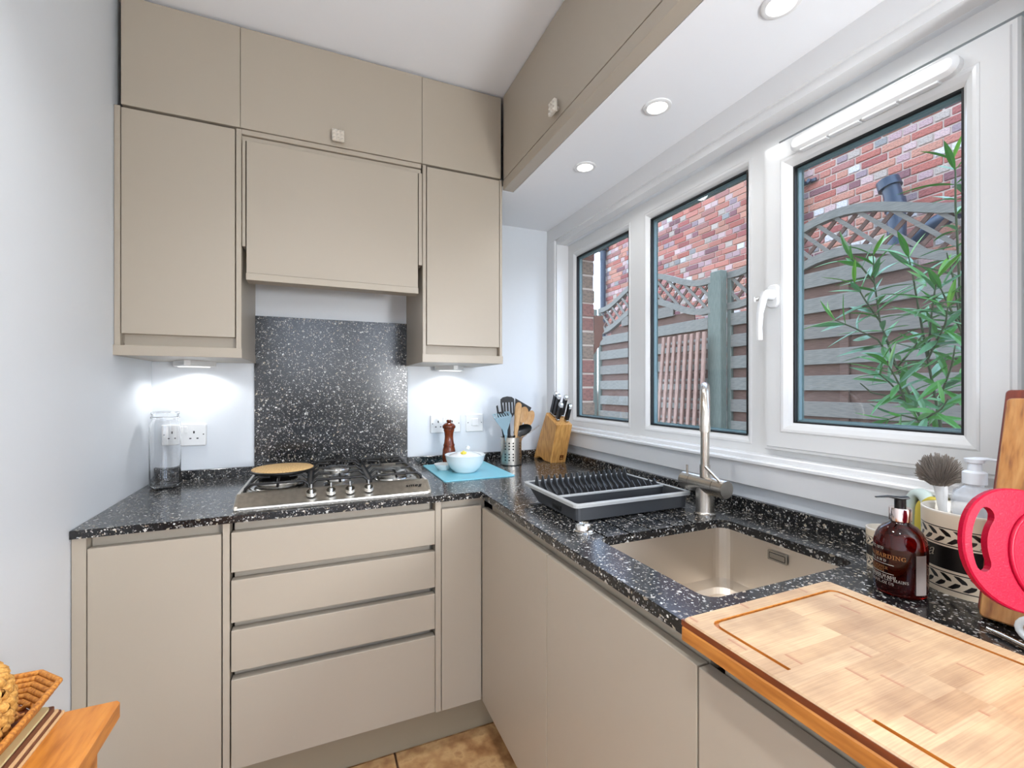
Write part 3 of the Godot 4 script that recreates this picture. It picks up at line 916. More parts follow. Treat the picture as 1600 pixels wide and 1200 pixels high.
# ---------------------------------------------------------------- worktop, sink
const WY := 0.902
func worktop_and_sink() -> void:
	var w := thing("worktop", "black speckled stone worktop running round the corner under the window", "worktop", V(0.9, 0.88, 0.4))
	var out := PackedVector2Array([Vector2(left_x(0.0) + 0.001, 0.001), Vector2(1.789, 0.001), Vector2(1.789, 2.6), Vector2(1.126, 2.6), Vector2(1.126, 0.660), Vector2(left_x(0.66) + 0.001, 0.660)])
	var hole := rrect(1.222, 1.240, 1.640, 1.584, 0.030, 6)
	var slots := hole
	for k in 5:
		var x := 1.250 + 0.0715 * k
		var g := PackedVector2Array([Vector2(x - 0.0035, 1.00), Vector2(x + 0.0035, 1.00), Vector2(x + 0.0035, 1.26), Vector2(x - 0.0035, 1.26)])
		var mm := Geometry2D.merge_polygons(slots, g)
		slots = mm[0]

	var b := B.new()
	b.plate(out, [slots], WY - 0.008, WY, FLOORWISE, 0.0015, false)
	b.plate(out, [hole], 0.880, WY - 0.008, FLOORWISE)
	part(w, "slab", b, M.worktop_stone)
	# upstands and splash panel
	b = B.new()
	b.box(V(0.002, WY, 0.001), V(0.347, 0.941, 0.021), 0.001)
	solo("upstand", "short black speckled upstand left of the splashback panel", "upstand", b, M.worktop_stone)
	b = B.new()
	b.box(V(0.984, WY, 0.001), V(1.772, 0.941, 0.021), 0.001)
	solo("upstand", "black speckled upstand along the back wall right of the splashback panel", "upstand", b, M.worktop_stone)
	b = B.new()
	b.box(V(1.773, WY, 0.001), V(1.789, 0.938, 2.6), 0.001)
	solo("upstand", "long black speckled upstand under the window apron behind the tap", "upstand", b, M.worktop_stone)
	b = B.new()
	b.box(V(0.348, WY, 0.001), V(0.983, 1.573, 0.013), 0.001)
	solo("splashback", "tall black speckled splashback panel behind the hob", "splashback", b, M.worktop_stone)
	# undermounted bowl
	var s := thing("sink", "stainless steel undermount sink bowl set in the speckled worktop", "sink", V(1.43, 0.70, 1.41))
	b = B.new()
	var depth := [[0.879, 0.010], [0.879, -0.002], [0.74, 0.0], [0.715, 0.004], [0.702, 0.014], [0.698, 0.030]]
	var rings := []
	for d in depth: rings.append([rrect(1.218 + d[1], 1.236 + d[1], 1.644 - d[1], 1.588 - d[1], maxf(0.036 - d[1] * 0.3, 0.012), 6), d[0]])
	rings[0][0] = rrect(1.200, 1.218, 1.662, 1.606, 0.05, 6)
	for i in rings.size() - 1:
		var p: PackedVector2Array = rings[i][0]; var q: PackedVector2Array = rings[i + 1][0]
		for k in p.size():
			var k2 := (k + 1) % p.size()
			var mid := V((p[k].x + p[k2].x) / 2, rings[i][1], (p[k].y + p[k2].y) / 2)
			b.quad_dir(V(p[k].x, rings[i][1], p[k].y), V(p[k2].x, rings[i][1], p[k2].y), V(q[k2].x, rings[i + 1][1], q[k2].y), V(q[k].x, rings[i + 1][1], q[k].y), V(1.43, 0.95, 1.41) - mid)
	b.cap([rings[5][0]], 0.698, 1.0, FLOORWISE)
	part(s, "bowl", b, M.sink_steel)
	b = B.new()
	b.plate(rrect(1.377, 0.838, 1.428, 0.862, 0.002), [rrect(1.381, 0.842, 1.424, 0.858, 0.002)], 0.0, -0.002, SIDEWISE.translated(V(1.643, 0, 0)))
	b.box(V(1.6405, 0.8435, 1.3825), V(1.642, 0.8565, 1.4225), 0.0004)
	part(s, "overflow", b, M.steel)
	b = B.new()
	b.box(V(1.6425, 0.842, 1.381), V(1.6432, 0.858, 1.424), 0.0)
	part(s, "overflow_slot", b, M.dark_gap)
	b = B.new()
	b.lathe([Vector2(0.0, 0.003), Vector2(0.036, 0.003), Vector2(0.043, 0.0)].map(func(q): return q), 28, V(1.50, 0.698, 1.36))
	part(s, "waste", b, M.chrome)
	var k := thing("waste_knob", "small round chrome pop-up waste knob on the worktop in front of the dish rack", "knob", V(1.224, WY, 1.176))
	b = B.new()
	b.lathe([Vector2(0.026, 0.0), Vector2(0.026, 0.003), Vector2(0.022, 0.005), Vector2(0.021, 0.014), Vector2(0.019, 0.018), Vector2(0.012, 0.0195), Vector2(0.010, 0.0175), Vector2(0.0, 0.017)], 32)
	part(k, "cap", b, M.chrome, true)

# ---------------------------------------------------------------- hob
func hob() -> void:
	var h := thing("gas_hob", "stainless steel four burner gas hob set in the worktop", "hob", V(0.66, WY, 0.34))
	var b := B.new()
	# side profile in (z, y): flat tray and a sloping front fascia
	var prof := PackedVector2Array([Vector2(0.085, 0.9025), Vector2(0.608, 0.9025), Vector2(0.607, 0.908), Vector2(0.600, 0.911), Vector2(0.548, 0.938), Vector2(0.540, 0.941), Vector2(0.530, 0.938), Vector2(0.520, 0.924), Vector2(0.10, 0.924), Vector2(0.092, 0.932), Vector2(0.086, 0.930)])
	b.plate(prof, [], 0.372, 0.950, SIDEWISE)
	b.plate(PackedVector2Array([Vector2(0.085, 0.9025), Vector2(0.607, 0.9025), Vector2(0.600, 0.912), Vector2(0.548, 0.939), Vector2(0.53, 0.939), Vector2(0.092, 0.934)]), [], 0.372, 0.360, SIDEWISE, 0.004)
	b.plate(PackedVector2Array([Vector2(0.085, 0.9025), Vector2(0.607, 0.9025), Vector2(0.600, 0.912), Vector2(0.548, 0.939), Vector2(0.53, 0.939), Vector2(0.092, 0.934)]), [], 0.950, 0.962, SIDEWISE, 0.004)
	part(h, "tray", b, M.brushed_steel)
	var nrm := V(0, 0.888, 0.46)
	for k in 4:
		var at := V(0.575 + 0.059 * k, 0.924, 0.576)
		b = B.new()
		b.tube([at - nrm * 0.002, at + nrm * 0.004], 0.0135, 20)
		part(h, "knob_shadow_ring", b, M.black_plastic)
		b = B.new()
		b.tube([at + nrm * 0.004, at + nrm * 0.012, at + nrm * 0.015], [0.0165, 0.0165, 0.014], 24)
		b.tube([at + nrm * 0.014, at + nrm * 0.024], [0.006, 0.005], 12)
		b.tube([at + nrm * 0.020, at + nrm * 0.020 + V(0, 0.016, -0.010)], [0.0032, 0.0028], 10)
		part(h, "control_knob", b, M.chrome)
	# maker's mark on the fascia
	b = B.new()
	letters(b, "smeg", 0.017, "Droid Sans", func(p: Vector3) -> Vector3: return V(0.905, 0.9255, 0.573) + V(p.x * 1.3 - p.y * 0.0 + p.y * 0.3, p.y * 0.46, -p.y * 0.888) + nrm * (0.0012 + p.z), true)
	part(h, "maker_mark", b, M.black_plastic)
	for q in [[0.465, 0.385, 0.062], [0.663, 0.430, 0.036], [0.663, 0.205, 0.046], [0.858, 0.375, 0.052]]:
		var r: float = q[2]
		b = B.new()
		b.lathe([Vector2(r * 1.45, 0.0), Vector2(r * 1.4, 0.004), Vector2(r * 1.05, 0.006), Vector2(r * 1.05, 0.014), Vector2(r * 1.18, 0.016), Vector2(r * 1.12, 0.022), Vector2(r * 0.9, 0.022)], 40, V(q[0], 0.924, q[1]))
		var bn := part(h, "burner", b, M.steel)
		b = B.new()
		b.lathe([Vector2(r * 0.92, 0.018), Vector2(r * 0.95, 0.026), Vector2(r * 0.7, 0.030), Vector2(0.0, 0.031)], 36, V(q[0], 0.924, q[1]))
		part(bn, "burner_cap", b, M.cast_iron if r > 0.06 else M.steel)
		if r > 0.06:
			b = B.new()
			for t in 40:
				var a := TAU * t / 40.0
				b.xf = Transform3D(Basis(Vector3.UP, -a), V(q[0], 0.946, q[1]))
				b.box(V(r * 0.96, 0, -0.0022), V(r * 1.06, 0.005, 0.0022), 0.0005)
			b.xf = Transform3D.IDENTITY
			part(bn, "flame_crown", b, M.steel)
	# cast iron pan supports
	for q in [[0.378, 0.568], [0.572, 0.757], [0.763, 0.945]]:
		b = B.new()
		var x0: float = q[0]; var x1: float = q[1]; var z0 := 0.105; var z1 := 0.515
		var yt := 0.962; var rr := 0.0045
		for z in [z0, z1]:
			b.tube([V(x0, 0.926, z), V(x0 + 0.004, 0.948, z), V(x0 + 0.018, yt - 0.002, z), V(x1 - 0.018, yt - 0.002, z), V(x1 - 0.004, 0.948, z), V(x1, 0.926, z)], rr, 8, true)
		for x in [x0 + 0.006, x1 - 0.006]:
			b.tube([V(x, 0.947, z0), V(x, 0.950, z1)], rr * 0.9, 8)
		var xm := (x0 + x1) / 2.0; var zm := 0.31
		for s in [[x0 + 0.006, zm, xm - 0.028, zm], [x1 - 0.006, zm, xm + 0.028, zm], [xm, z0, xm, 0.175], [xm, z1, xm, 0.44], [x0 + 0.006, 0.20, xm - 0.03, 0.20], [x1 - 0.006, 0.20, xm + 0.03, 0.20], [x0 + 0.006, 0.42, xm - 0.03, 0.42], [x1 - 0.006, 0.42, xm + 0.03, 0.42]]:
			b.tube([V(s[0], 0.948, s[1]), V(lerpf(s[0], s[2], 0.35), yt + 0.004, lerpf(s[1], s[3], 0.35)), V(s[2], yt, s[3])], [rr, rr, rr * 0.8], 8)
		part(h, "pan_support", b, M.cast_iron)
	var t := thing("trivet", "round tan cork disc lying on the hob's left pan support", "trivet", V(0.478, 0.9675, 0.345))
	b = B.new()
	b.lathe([Vector2(0.0, 0.002), Vector2(0.098, 0.002), Vector2(0.103, 0.006), Vector2(0.103, 0.010), Vector2(0.100, 0.012)], 48)
	part(t, "base", b, M.cast_iron, true)
	b = B.new()
	b.lathe([Vector2(0.1005, 0.009), Vector2(0.1005, 0.0135), Vector2(0.098, 0.015), Vector2(0.0, 0.015)], 48)
	part(t, "cork_top", b, M.cork, true)

# ---------------------------------------------------------------- left corner
func socket(label: String, x0: float, y0: float, width: float, kind: String) -> void:
	var s := thing("wall_socket" if kind == "socket" else "wall_switch", label, kind, V(x0 + width / 2.0, y0 + 0.0445, 0.0))
	var b := B.new()
	b.plate(rrect(x0, y0, x0 + width, y0 + 0.089, 0.006), [], 0.0, 0.009, TOWARDS, 0.003)
	part(s, "face_plate", b, M.white_plastic)
	if kind == "socket":
		for k in 2:
			var cx := x0 + 0.038 + 0.070 * k
			b = B.new()
			b.box(V(cx - 0.0025, y0 + 0.050, 0.0085), V(cx + 0.0025, y0 + 0.060, 0.0094), 0.0)
			b.box(V(cx - 0.0155, y0 + 0.028, 0.0085), V(cx - 0.0085, y0 + 0.0325, 0.0094), 0.0)
			b.box(V(cx + 0.0085, y0 + 0.028, 0.0085), V(cx + 0.0155, y0 + 0.0325, 0.0094), 0.0)
			part(s, "pin_holes", b, M.socket_slot)
			b = B.new()
			b.box(V(x0 + 0.0605 + 0.016 * k, y0 + 0.052, 0.008), V(x0 + 0.0705 + 0.016 * k, y0 + 0.078, 0.0125), 0.001)
			part(s, "rocker", b, M.white_plastic)
	else:
		b = B.new()
		b.box(V(x0 + width / 2 - 0.017, y0 + 0.030, 0.008), V(x0 + width / 2 + 0.017, y0 + 0.066, 0.0125), 0.0015)
		part(s, "rocker", b, M.white_plastic)
	for x in [x0 + 0.010, x0 + width - 0.010]:
		b = B.new()
		b.tube([V(x, y0 + 0.046, 0.0085), V(x, y0 + 0.046, 0.0095)], 0.0024, 10)
		part(s, "screw", b, M.socket_slot)

func left_corner() -> void:
	socket("white double socket on the back wall behind the glass jar", 0.028, 1.037, 0.150, "socket")
	socket("white double socket on the back wall behind the pepper mill", 1.094, 1.049, 0.152, "socket")
	socket("white single switch on the back wall right of the pepper mill", 1.274, 1.049, 0.091, "switch")
	var j := thing("glass_jar", "tall empty clear glass storage jar in the left corner of the worktop", "jar", V(0.072, WY + 0.001, 0.125))
	var b := B.new()
	b.lathe([Vector2(0.0, 0.0), Vector2(0.040, 0.0), Vector2(0.046, 0.005), Vector2(0.048, 0.014), Vector2(0.048, 0.225), Vector2(0.046, 0.238), Vector2(0.041, 0.246), Vector2(0.041, 0.252), Vector2(0.044, 0.254), Vector2(0.044, 0.260), Vector2(0.041, 0.262), Vector2(0.041, 0.268), Vector2(0.0435, 0.271), Vector2(0.0435, 0.276), Vector2(0.041, 0.278), Vector2(0.038, 0.276),
		Vector2(0.038, 0.246), Vector2(0.0435, 0.236), Vector2(0.0455, 0.224), Vector2(0.0455, 0.016), Vector2(0.042, 0.010), Vector2(0.0, 0.009)], 40)
	part(j, "jar_wall", b, M.glass_clear, true)

# ---------------------------------------------------------------- counter right of the hob
func middle_counter() -> void:
	var b := B.new()
	b.plate(rrect(1.045, 0.058, 1.350, 0.455, 0.014), [], WY + 0.0003, WY + 0.0045, FLOORWISE, 0.0012)
	solo("cutting_mat", "thin pale blue cutting mat lying on the worktop under the white bowl", "mat", b, M.blue_mat)
	var my := WY + 0.0047
	var m := thing("pepper_mill", "turned reddish wooden pepper mill behind the white bowl", "pepper mill", V(1.146, my, 0.155))
	b = B.new()
	b.lathe([Vector2(0.0, 0.0), Vector2(0.029, 0.0), Vector2(0.031, 0.004), Vector2(0.031, 0.014), Vector2(0.029, 0.018), Vector2(0.030, 0.03), Vector2(0.031, 0.055), Vector2(0.029, 0.078), Vector2(0.025, 0.094), Vector2(0.026, 0.099), Vector2(0.026, 0.104), Vector2(0.0235, 0.107), Vector2(0.0205, 0.126), Vector2(0.0195, 0.140), Vector2(0.021, 0.158), Vector2(0.0245, 0.168), Vector2(0.0245, 0.174)], 36)
	part(m, "body", b, M.mill_wood, true)
	b = B.new()
	b.lathe([Vector2(0.0245, 0.1745), Vector2(0.030, 0.180), Vector2(0.0305, 0.188), Vector2(0.027, 0.193), Vector2(0.022, 0.198), Vector2(0.014, 0.203), Vector2(0.0, 0.204)], 36)
	part(m, "head", b, M.mill_wood, true)
	b = B.new()
	b.lathe([Vector2(0.006, 0.203), Vector2(0.011, 0.206), Vector2(0.012, 0.212), Vector2(0.008, 0.217), Vector2(0.0, 0.218)], 20)
	part(m, "top_nut", b, M.mill_wood, true)
	var bo := thing("bowl", "large round white bowl in the middle of the pale blue mat", "bowl", V(1.181, my, 0.293))
	b = B.new()
	b.lathe([Vector2(0.0, 0.003), Vector2(0.040, 0.003), Vector2(0.044, 0.0), Vector2(0.048, 0.001), Vector2(0.052, 0.006), Vector2(0.068, 0.022), Vector2(0.079, 0.044), Vector2(0.086, 0.070), Vector2(0.088, 0.074), Vector2(0.086, 0.0755), Vector2(0.083, 0.072), Vector2(0.076, 0.046), Vector2(0.064, 0.025), Vector2(0.040, 0.010), Vector2(0.0, 0.008)], 56)
	part(bo, "bowl_wall", b, M.porcelain, true)
	var li := thing("dome_cover", "domed white lid with a yellow flower and a round knob inside the white bowl", "lid", V(1.181, my + 0.058, 0.293))
	b = B.new()
	b.lathe([Vector2(0.0775, 0.0), Vector2(0.0785, 0.004), Vector2(0.066, 0.015), Vector2(0.045, 0.024), Vector2(0.020, 0.029), Vector2(0.0, 0.030)], 48)
	part(li, "dome", b, M.porcelain, true)
	b = B.new()
	var kp := []
	for k in 9: kp.append(Vector2(0.0095 * sin(PI * k / 8.0), 0.038 - 0.0095 * cos(PI * k / 8.0)))
	b.lathe(kp, 20, V(0.016, 0.004, -0.012))
	part(li, "lid_knob", b, M.porcelain, true)
	b = B.new()
	for k in 6:
		var a := TAU * k / 6.0
		var pp := []
		for i in 7: pp.append(Vector2(0.0055 * sin(PI * i / 6.0), 0.004 - 0.0055 * cos(PI * i / 6.0)))
		b.lathe(pp, 12, V(-0.018 + 0.008 * cos(a), 0.024, 0.035 + 0.008 * sin(a)))
	var pc := []
	for i in 7: pc.append(Vector2(0.006 * sin(PI * i / 6.0), 0.006 - 0.006 * cos(PI * i / 6.0)))
	b.lathe(pc, 12, V(-0.018, 0.026, 0.035))
	part(li, "flower", b, M.yellow_glaze, true)
	var di := thing("dish", "small shallow white dish half hidden at the left of the white bowl", "dish", V(1.105, my, 0.215))
	b = B.new()
	b.lathe([Vector2(0.0, 0.002), Vector2(0.020, 0.002), Vector2(0.022, 0.0), Vector2(0.025, 0.003), Vector2(0.034, 0.012), Vector2(0.041, 0.024), Vector2(0.042, 0.0265), Vector2(0.040, 0.026), Vector2(0.032, 0.014), Vector2(0.0, 0.006)], 36)
	part(di, "dish_wall", b, M.porcelain, true)
	utensils()
	knife_block()

func utensils() -> void:
	var cx := 1.447; var cz := 0.178; var r := 0.050; var h := 0.132
	var p := thing("utensil_holder", "perforated stainless steel utensil holder on the worktop near the corner", "utensil holder", V(cx, WY, cz))
	# the wall with its round holes: a sheet with holes, wound round
	var b := B.new()
	var n := 16; var rows := [0.026, 0.040, 0.054, 0.078, 0.092, 0.106]
	var cw := TAU * r / n
	var hr := 0.0038
	for i in n:
		var gap := i % 4 == 3
		var ys := [0.003]
		if not gap:
			for y in rows: ys.append(y)
		var wrap := func(u: float, y: float, rr: float) -> Vector3:
			var a := u / r
			return V(cx + rr * cos(a), WY + y, cz + rr * sin(a))
		var u0 := cw * i
		if gap:
			for s in 4:
				var ua := u0 + cw * s / 4.0; var ub := u0 + cw * (s + 1) / 4.0
				for rr in [r, r - 0.001]:
					b.tris(wrap.call(ua, 0.003, rr), wrap.call(ub, h, rr), wrap.call(ub, 0.003, rr), V(cos(ua / r), 0, sin(ua / r)), V(cos(ub / r), 0, sin(ub / r)), V(cos(ub / r), 0, sin(ub / r)))
					b.tris(wrap.call(ua, 0.003, rr), wrap.call(ua, h, rr), wrap.call(ub, h, rr), V(cos(ua / r), 0, sin(ua / r)), V(cos(ua / r), 0, sin(ua / r)), V(cos(ub / r), 0, sin(ub / r)))
			continue
		var edges := [0.003, 0.033, 0.047, 0.066, 0.085, 0.099, h]
		for k in 6:
			var ya: float = edges[k]; var yb: float = edges[k + 1]; var yc: float = rows[k]
			var um := u0 + cw / 2.0
			var seg := 16
			for s in seg:
				var a0 := TAU * s / seg; var a1 := TAU * (s + 1) / seg
				var outp := func(a: float) -> Vector2:
					var d := Vector2(cos(a), sin(a))
					var tx: float = (cw / 2.0) / maxf(absf(d.x), 1e-5)
					var ty: float = ((yb - yc) if d.y > 0 else (yc - ya)) / maxf(absf(d.y), 1e-5)
					var t := minf(tx, ty)
					return Vector2(um + d.x * t, yc + d.y * t)
				var o0: Vector2 = outp.call(a0); var o1: Vector2 = outp.call(a1)
				var corner := o0
				if absf(o0.x - o1.x) > 1e-6 and absf(o0.y - o1.y) > 1e-6:
					corner = Vector2(o0.x if absf(absf(o0.x - um) - cw / 2.0) < 1e-5 else o1.x, o0.y if absf(absf(o0.x - um) - cw / 2.0) > 1e-5 else o1.y)
				var i0 := Vector2(um + hr * cos(a0), yc + hr * sin(a0)); var i1 := Vector2(um + hr * cos(a1), yc + hr * sin(a1))
				for rr in [r, r - 0.001]:
					var f := func(q: Vector2) -> Vector3: return wrap.call(q.x, q.y, rr)
					var nn := func(q: Vector2) -> Vector3: return V(cos(q.x / r), 0, sin(q.x / r))
					b.tris(f.call(i0), f.call(o1), f.call(o0), nn.call(i0), nn.call(o1), nn.call(o0))
					b.tris(f.call(i0), f.call(i1), f.call(o1), nn.call(i0), nn.call(i1), nn.call(o1))
					if corner != o0: b.tris(f.call(o0), f.call(o1), f.call(corner), nn.call(o0), nn.call(o1), nn.call(corner))
	b.lathe([Vector2(0.0, 0.002), Vector2(r - 0.002, 0.002), Vector2(r, 0.004)], 40, V(cx, WY, cz))
	b.lathe([Vector2(r + 0.001, h - 0.003), Vector2(r + 0.001, h), Vector2(r - 0.002, h), Vector2(r - 0.002, h - 0.003)], 48, V(cx, WY, cz))
	part(p, "holder_wall", b, M.brushed_steel)
	b = B.new()
	b.lathe([Vector2(0.0, 0.0), Vector2(r + 0.0015, 0.0), Vector2(r + 0.0015, 0.004), Vector2(0.0, 0.0045)], 36, V(cx, WY, cz))
	part(p, "base_ring", b, M.black_plastic)
	b = B.new()
	b.lathe([Vector2(0.0, 0.006), Vector2(r - 0.004, 0.006), Vector2(r - 0.004, h - 0.02)], 36, V(cx, WY, cz))
	part(p, "dark_inside", b, M.dark_gap)  # dark sheet behind the holes, in place of the shade inside
	var top := WY + h
	# local frame of a head: right along the picture, up along the handle
	var face := V(-0.39, 0, 0.92).normalized()
	var rt := V(0.92, 0, 0.39).normalized()
	var mk := func(tip: Vector3, foot: Vector3, roll: float) -> Transform3D:
		var up := (tip - foot).normalized()
		var rr := (rt - up * rt.dot(up)).normalized()
		var ff := rr.cross(up)
		return Transform3D(Basis(rr.rotated(up, roll), up, ff.rotated(up, roll)), tip)
	var foot := V(cx, WY + 0.03, cz)
	# slotted turner
	var t := thing("slotted_turner", "black slotted turner, tallest of the utensils in the steel holder", "turner", foot, "utensils in the steel holder")
	var x: Transform3D = mk.call(V(1.432, 1.222, 0.165), foot + V(-0.005, 0, 0), 0.0)
	b = B.new()
	var slots := []
	for k in 4: slots.append(rrect(-0.024 + 0.0145 * k, -0.075, -0.019 + 0.0145 * k, -0.022, 0.002))
	b.plate(PackedVector2Array([Vector2(-0.012, -0.105), Vector2(0.012, -0.105), Vector2(0.030, -0.080), Vector2(0.034, -0.02), Vector2(0.033, -0.006), Vector2(0.022, 0.003), Vector2(0, 0.007), Vector2(-0.022, 0.003), Vector2(-0.033, -0.006), Vector2(-0.034, -0.02), Vector2(-0.030, -0.080)]), slots, -0.0015, 0.0015, x, 0.0006)
	part(t, "blade", b, M.black_plastic)
	b = B.new()
	b.tube([x * V(0, -0.098, 0), foot + V(-0.005, 0, 0)], [0.008, 0.006], 10)
	part(t, "handle", b, M.black_plastic)
	# second black turner, square
	t = thing("flat_turner", "black square-ended turner leaning right behind the wooden spoons", "turner", foot, "utensils in the steel holder")
	x = mk.call(V(1.530, 1.198, 0.135), foot + V(0.006, 0, -0.01), 0.0)
	b = B.new()
	b.plate(PackedVector2Array([Vector2(-0.010, -0.10), Vector2(0.010, -0.10), Vector2(0.034, -0.075), Vector2(0.046, -0.018), Vector2(-0.042, 0.012), Vector2(-0.030, -0.075)]), [], -0.0015, 0.0015, x, 0.0006)
	part(t, "blade", b, M.black_plastic)
	b = B.new()
	b.tube([x * V(0, -0.095, 0), foot + V(0.006, 0, -0.01)], [0.008, 0.006], 10)
	part(t, "handle", b, M.black_plastic)
	# black fork at the far left
	t = thing("serving_fork", "black two-pronged nylon serving fork at the left of the steel holder", "fork", foot, "utensils in the steel holder")
	b = B.new()
	x = mk.call(V(1.388, 1.185, 0.175), foot + V(-0.02, 0, 0.0), 0.0)
	b.plate(PackedVector2Array([Vector2(-0.010, -0.08), Vector2(0.010, -0.08), Vector2(0.016, -0.05), Vector2(0.016, 0.0), Vector2(0.008, 0.004), Vector2(0.007, -0.03), Vector2(-0.007, -0.03), Vector2(-0.008, 0.004), Vector2(-0.016, 0.0), Vector2(-0.016, -0.05)]), [], -0.002, 0.002, x, 0.0008)
	part(t, "prongs", b, M.black_plastic)
	b = B.new()
	b.tube([x * V(0, -0.078, 0), foot + V(-0.02, 0, 0.0)], [0.007, 0.006], 10)
	part(t, "handle", b, M.black_plastic)
	# blue-grey masher seen from above its slotted foot
	t = thing("masher", "blue-grey nylon masher with a slotted foot leaning left in the steel holder", "masher", foot, "utensils in the steel holder")
	x = mk.call(V(1.392, 1.128, 0.215), V(1.424, WY + 0.06, 0.195), 0.25)
	b = B.new()
	b.plate(PackedVector2Array([Vector2(-0.007, -0.085), Vector2(0.007, -0.085), Vector2(0.012, -0.060), Vector2(0.040, -0.004), Vector2(0.040, 0.002), Vector2(-0.040, 0.002), Vector2(-0.040, -0.004), Vector2(-0.012, -0.055)]), [], -0.003, 0.003, x, 0.001)
	b.tube([x * V(0, -0.080, 0), V(1.424, WY + 0.02, 0.195)], [0.0065, 0.0055], 10)
	part(t, "stem", b, M.blue_grey_nylon)
	b = B.new()
	var sl := []
	for k in 6: sl.append(rrect(-0.034 + 0.0116 * k, 0.006, -0.028 + 0.0116 * k, 0.046, 0.002, 2))
	b.plate(rrect(-0.042, 0.0, 0.042, 0.052, 0.006), sl, 0.0, 0.004, x * Transform3D(Basis(V(1, 0, 0), V(0, 0.25, -0.968), V(0, 0.968, 0.25)), V(0, 0.0, 0)))
	part(t, "slotted_foot", b, M.blue_grey_nylon)
	# wooden stirrer and two wooden spoons
	t = thing("wooden_stirrer", "straight wooden stirrer with a rounded grip standing in the steel holder", "stirrer", foot, "utensils in the steel holder")
	b = B.new()
	b.tube([V(1.452, WY + 0.02, 0.200), V(1.460, 1.06, 0.205), V(1.467, 1.11, 0.205), V(1.474, 1.17, 0.203), V(1.477, 1.192, 0.202), V(1.478, 1.200, 0.202)], [0.008, 0.010, 0.015, 0.0165, 0.014, 0.006], 16)
	part(t, "shaft", b, M.spoon_wood)
	for q in [["wooden spoon with a broad oval head leaning to the right in the steel holder", V(1.522, 1.178, 0.178), 0.024, 0.040], ["wooden spoon tilted furthest right of the two in the steel holder", V(1.566, 1.158, 0.170), 0.022, 0.046]]:
		t = thing("wooden_spoon", q[0], "spoon", foot, "utensils in the steel holder")
		var tip: Vector3 = q[1]
		var ft := foot + V(0.012, 0, 0.0)
		x = mk.call(tip, ft, 0.0)
		b = B.new()
		var w: float = q[2]; var l: float = q[3]
		var bowl := func(u: float, s: float) -> Vector3: return Vector3.ZERO
		var rings := 8; var seg := 24
		for side in [1.0, -1.0]:
			for i in rings:
				for k in seg:
					var pt := func(ii: int, kk: int) -> Vector3:
						var rr := float(ii) / rings
						var a := TAU * kk / seg
						var z: float = (-0.010 * (1.0 - rr * rr)) if side > 0 else (-0.004 - 0.010 * (1.0 - rr * rr) + 0.004 * rr)
						return x * V(w * rr * cos(a), -l + l * rr * sin(a), z)
					b.quad_dir(pt.call(i, k), pt.call(i + 1, k), pt.call(i + 1, k + 1), pt.call(i, k + 1), x.basis.z * side)
		part(t, "spoon_head", b, M.spoon_wood)
		b = B.new()
		b.tube([x * V(0, -l * 1.95, -0.003), ft], [0.006, 0.005], 10)
		part(t, "handle", b, M.spoon_wood)
	# black ladle-spoon low at the front, facing up
	t = thing("serving_spoon", "black oval nylon serving spoon resting low across the front of the steel holder", "spoon", foot, "utensils in the steel holder")
	b = B.new()
	x = Transform3D(Basis(V(0.86, 0.36, 0.32).normalized(), V(-0.36, 0.86, -0.12).normalized(), V(-0.30, -0.1, 0.94).normalized()).orthonormalized(), V(1.488, 1.068, 0.222))
	for side in [1.0, -1.0]:
		for i in 8:
			for k in 28:
				var pt := func(ii: int, kk: int) -> Vector3:
					var rr := ii / 8.0
					var a := TAU * kk / 28
					return x * V(0.046 * rr * cos(a), 0.026 * rr * sin(a), -0.012 * (1.0 - rr * rr) - (0.0015 if side < 0 else 0.0))
				b.quad_dir(pt.call(i, k), pt.call(i + 1, k), pt.call(i + 1, k + 1), pt.call(i, k + 1), x.basis.z * side)
	part(t, "spoon_head", b, M.black_plastic)
	b = B.new()
	b.tube([x * V(-0.042, -0.010, -0.002), V(1.445, 1.02, 0.20), foot + V(0.01, -0.01, 0.02)], [0.006, 0.006, 0.005], 10)
	part(t, "handle", b, M.black_plastic)
	t = thing("steel_spatula", "slim steel spatula blade sticking out to the right of the steel holder", "spatula", foot, "utensils in the steel holder")
	b = B.new()
	b.tube([V(1.605, 1.084, 0.165), V(1.56, 1.058, 0.172), V(1.49, 1.02, 0.182), V(1.44, 0.96, 0.19)], [0.003, 0.007, 0.0045, 0.004], 10, true, 0.4)
	part(t, "blade", b, M.steel)

